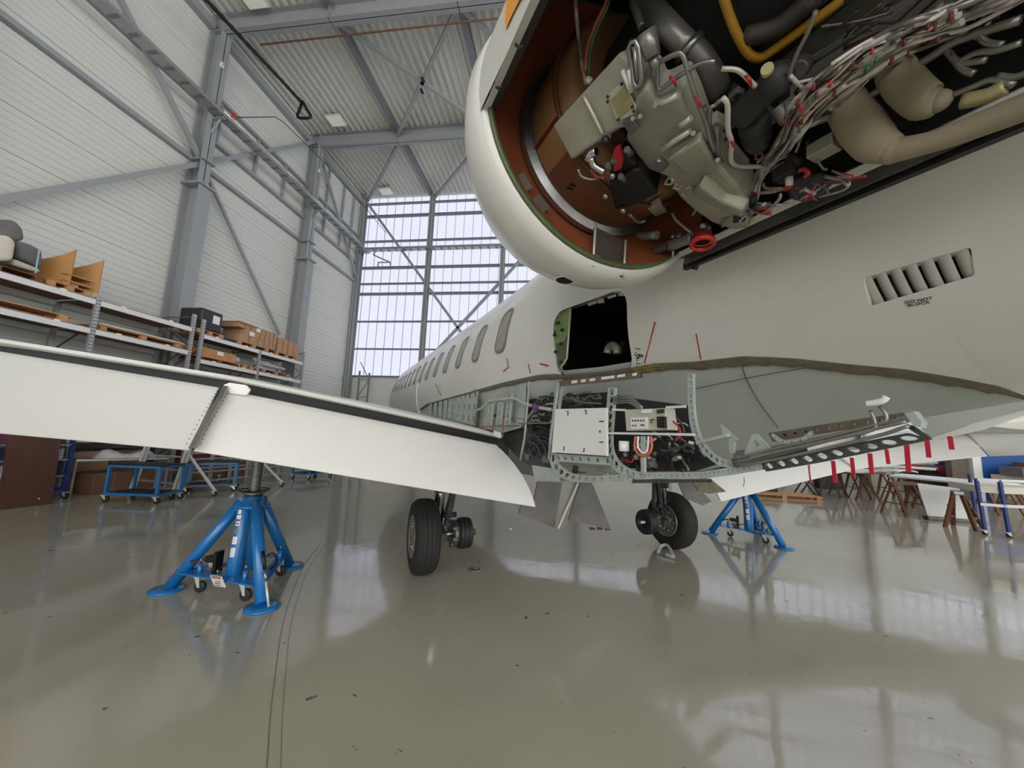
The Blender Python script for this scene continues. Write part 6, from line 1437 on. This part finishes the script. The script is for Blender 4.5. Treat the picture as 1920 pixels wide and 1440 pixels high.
# clutter along the gable at the right: cabinets, red toolboxes, machines
def wp(x, Y): return WY(x, 880, Y)[0]
for k, (xa, xb, Y, z0, z1, m_, lab, nm) in enumerate(((1655, 1692, 16.5, 0, 1.75, 'white_board', 'white double door cabinet against the gable base', 'metal_cabinet'), (1632, 1652, 17.3, 0, 1.7, 'foam_grey', 'narrow grey cabinet left of the white cabinet', 'metal_cabinet'))):
    a, c = wp(xa, Y), wp(xb, Y); o = tag(MB().box(a, c, Y, Y+.6, z0, z1).obj(nm, m_, bevel=.01), lab, 'cabinet', 'cabinets along the gable'); 
    if k == 0: MB().box((a+c)/2-.01, (a+c)/2+.01, Y-.01, Y, .05, z1-.05).obj('door_gap', 'charcoal', o); MB().box((a+c)/2+.06, (a+c)/2+.09, Y-.03, Y, .95, 1.12).obj('handle', 'charcoal', o)
a = wp(1697, 15.8); tag(MB().box(a-.1, a+.1, 15.8, 15.95, 0, 1.9).obj('steel_post', 'galv'), 'grey steel post between white cabinet and red toolbox', 'post')
for k, (xa, xb, Y, z0, z1, m_, lab) in enumerate(((1708, 1745, 15.2, .75, 1.0, 'red_tool', 'long red toolbox right of the steel post'), (1762, 1790, 14.8, .75, .98, 'red_tool', 'second red toolbox under the blue machine'))):
    a, c = wp(xa, Y), wp(xb, Y); o = tag(MB().box(a, c, Y, Y+.5, z0, z1).obj('toolbox', m_, bevel=.01), lab, 'toolbox', 'red toolboxes'); MB().box(a+.1, c-.1, Y-.01, Y, (z0+z1)/2-.01, (z0+z1)/2+.01).obj('drawer_line', 'black', o)
a, c = wp(1700, 15.6), wp(1812, 15.6); tag(MB().box(a, c, 14.75, 15.72, .0, .74).obj('workbench', 'charcoal'), 'long dark workbench carrying the red toolboxes', 'bench')
p = WY(1755, 897, 15.0); tag(MB().sphere((p[0], 15.2, .90), (.3, .25, .14), 14).box(p[0]-.3, p[0]+.3, 15.0, 15.4, .742, .85).obj('compressor', 'bare_dark'), 'dark grey compressor between the two red toolboxes', 'machine')
p = WY(1790, 892, 14.9); tag(MB().sphere((p[0], 15.0, 1.12), (.28, .25, .13), 14).box(p[0]-.3, p[0]+.3, 14.85, 15.25, .985, 1.05).obj('compressor', 'navy'), 'blue machine sitting on the second red toolbox', 'machine')
p = WY(1806, 895, 15.0); tag(MB().box(p[0]-.2, p[0]+.3, 15.2, 15.6, .742, 1.5).obj('tool_stack', 'wood_dark'), 'dark brown stack of cases beside the partition post', 'cases')
pallet('low pallet on the floor beyond the far jack', 6.3, 12.0, 0, .8, 2.0, 'wood_orange', .12, PI/2)
for k, (xa, Y, m_, lab) in enumerate(((1440, 14.6, 'white_board', 'white rounded fairing piece standing beyond the far jack'), (1496, 15.2, 'white_board', 'larger white fairing piece beside the trestles'))):
    p = WY(xa, 915, Y); b = MB(); b.lathe((p[0], Y, 0), (0, 0, 1), [(0, .55), (.3, .53), (.6, .45), (.8, .28), (.86, .02)], 20, a0=0, a1=PI*1.5); o = b.obj('engine_cowling', m_); tag(o, lab, 'fairing', 'removed fairing pieces')
for k, (xa, Y, w2, h2, m_, lab) in enumerate(((1425, 12.6, .35, .34, 'charcoal', 'low dark filler box left of the low pallet beyond the far jack'), (1468, 16.9, .5, .45, 'bare_dark', 'dark grey filler box behind the removed fairing pieces'), (1548, 15.4, .4, .8, 'charcoal', 'tall dark filler box behind the darkest trestles'))):  # dark boxes added to darken the pale background around the fairing pieces
    p = WY(xa, 915, Y); tag(MB().box(p[0]-w2, p[0]+w2, Y-.3, Y+.3, 0, h2).obj('dark_filler_box', m_, bevel=.02), lab, 'crate', 'dark filler boxes beyond the far jack')
t = thing('folding_stand', 'black folding stand near the far trestles', 'stand', WZ(1532, 932)+(0, .3, 0))
for s_ in (-1, 1): MB().bar((-.3*s_, 0, 0), (.3*s_, 0, .9), .035).obj('leg', 'black', t); MB().bar((-.3*s_, .3, 0), (.3*s_, .3, .9), .035).obj('leg', 'black', t)
MB().box(-.35, .35, -.02, .32, .9, .93).obj('tray', 'black', t)
# thin scuff line on the floor by the near jack
P = [WZ(*q)+(0, 0, .002) for q in ((600, 1022), (570, 1060), (545, 1120), (528, 1180), (518, 1250), (508, 1330), (500, 1440), (492, 1560))]
for dx, r_ in ((0, .003), (.07, .002)):
    Q = [p+(dx, 0, 0) for p in smooth_path(P, 4)]; b = MB(); b.grid([[p+(-r_, 0, 0) for p in Q], [p+(r_, 0, 0) for p in Q]]); o = b.obj('trim_90', 'scuff'); o['kind'] = 'structure'
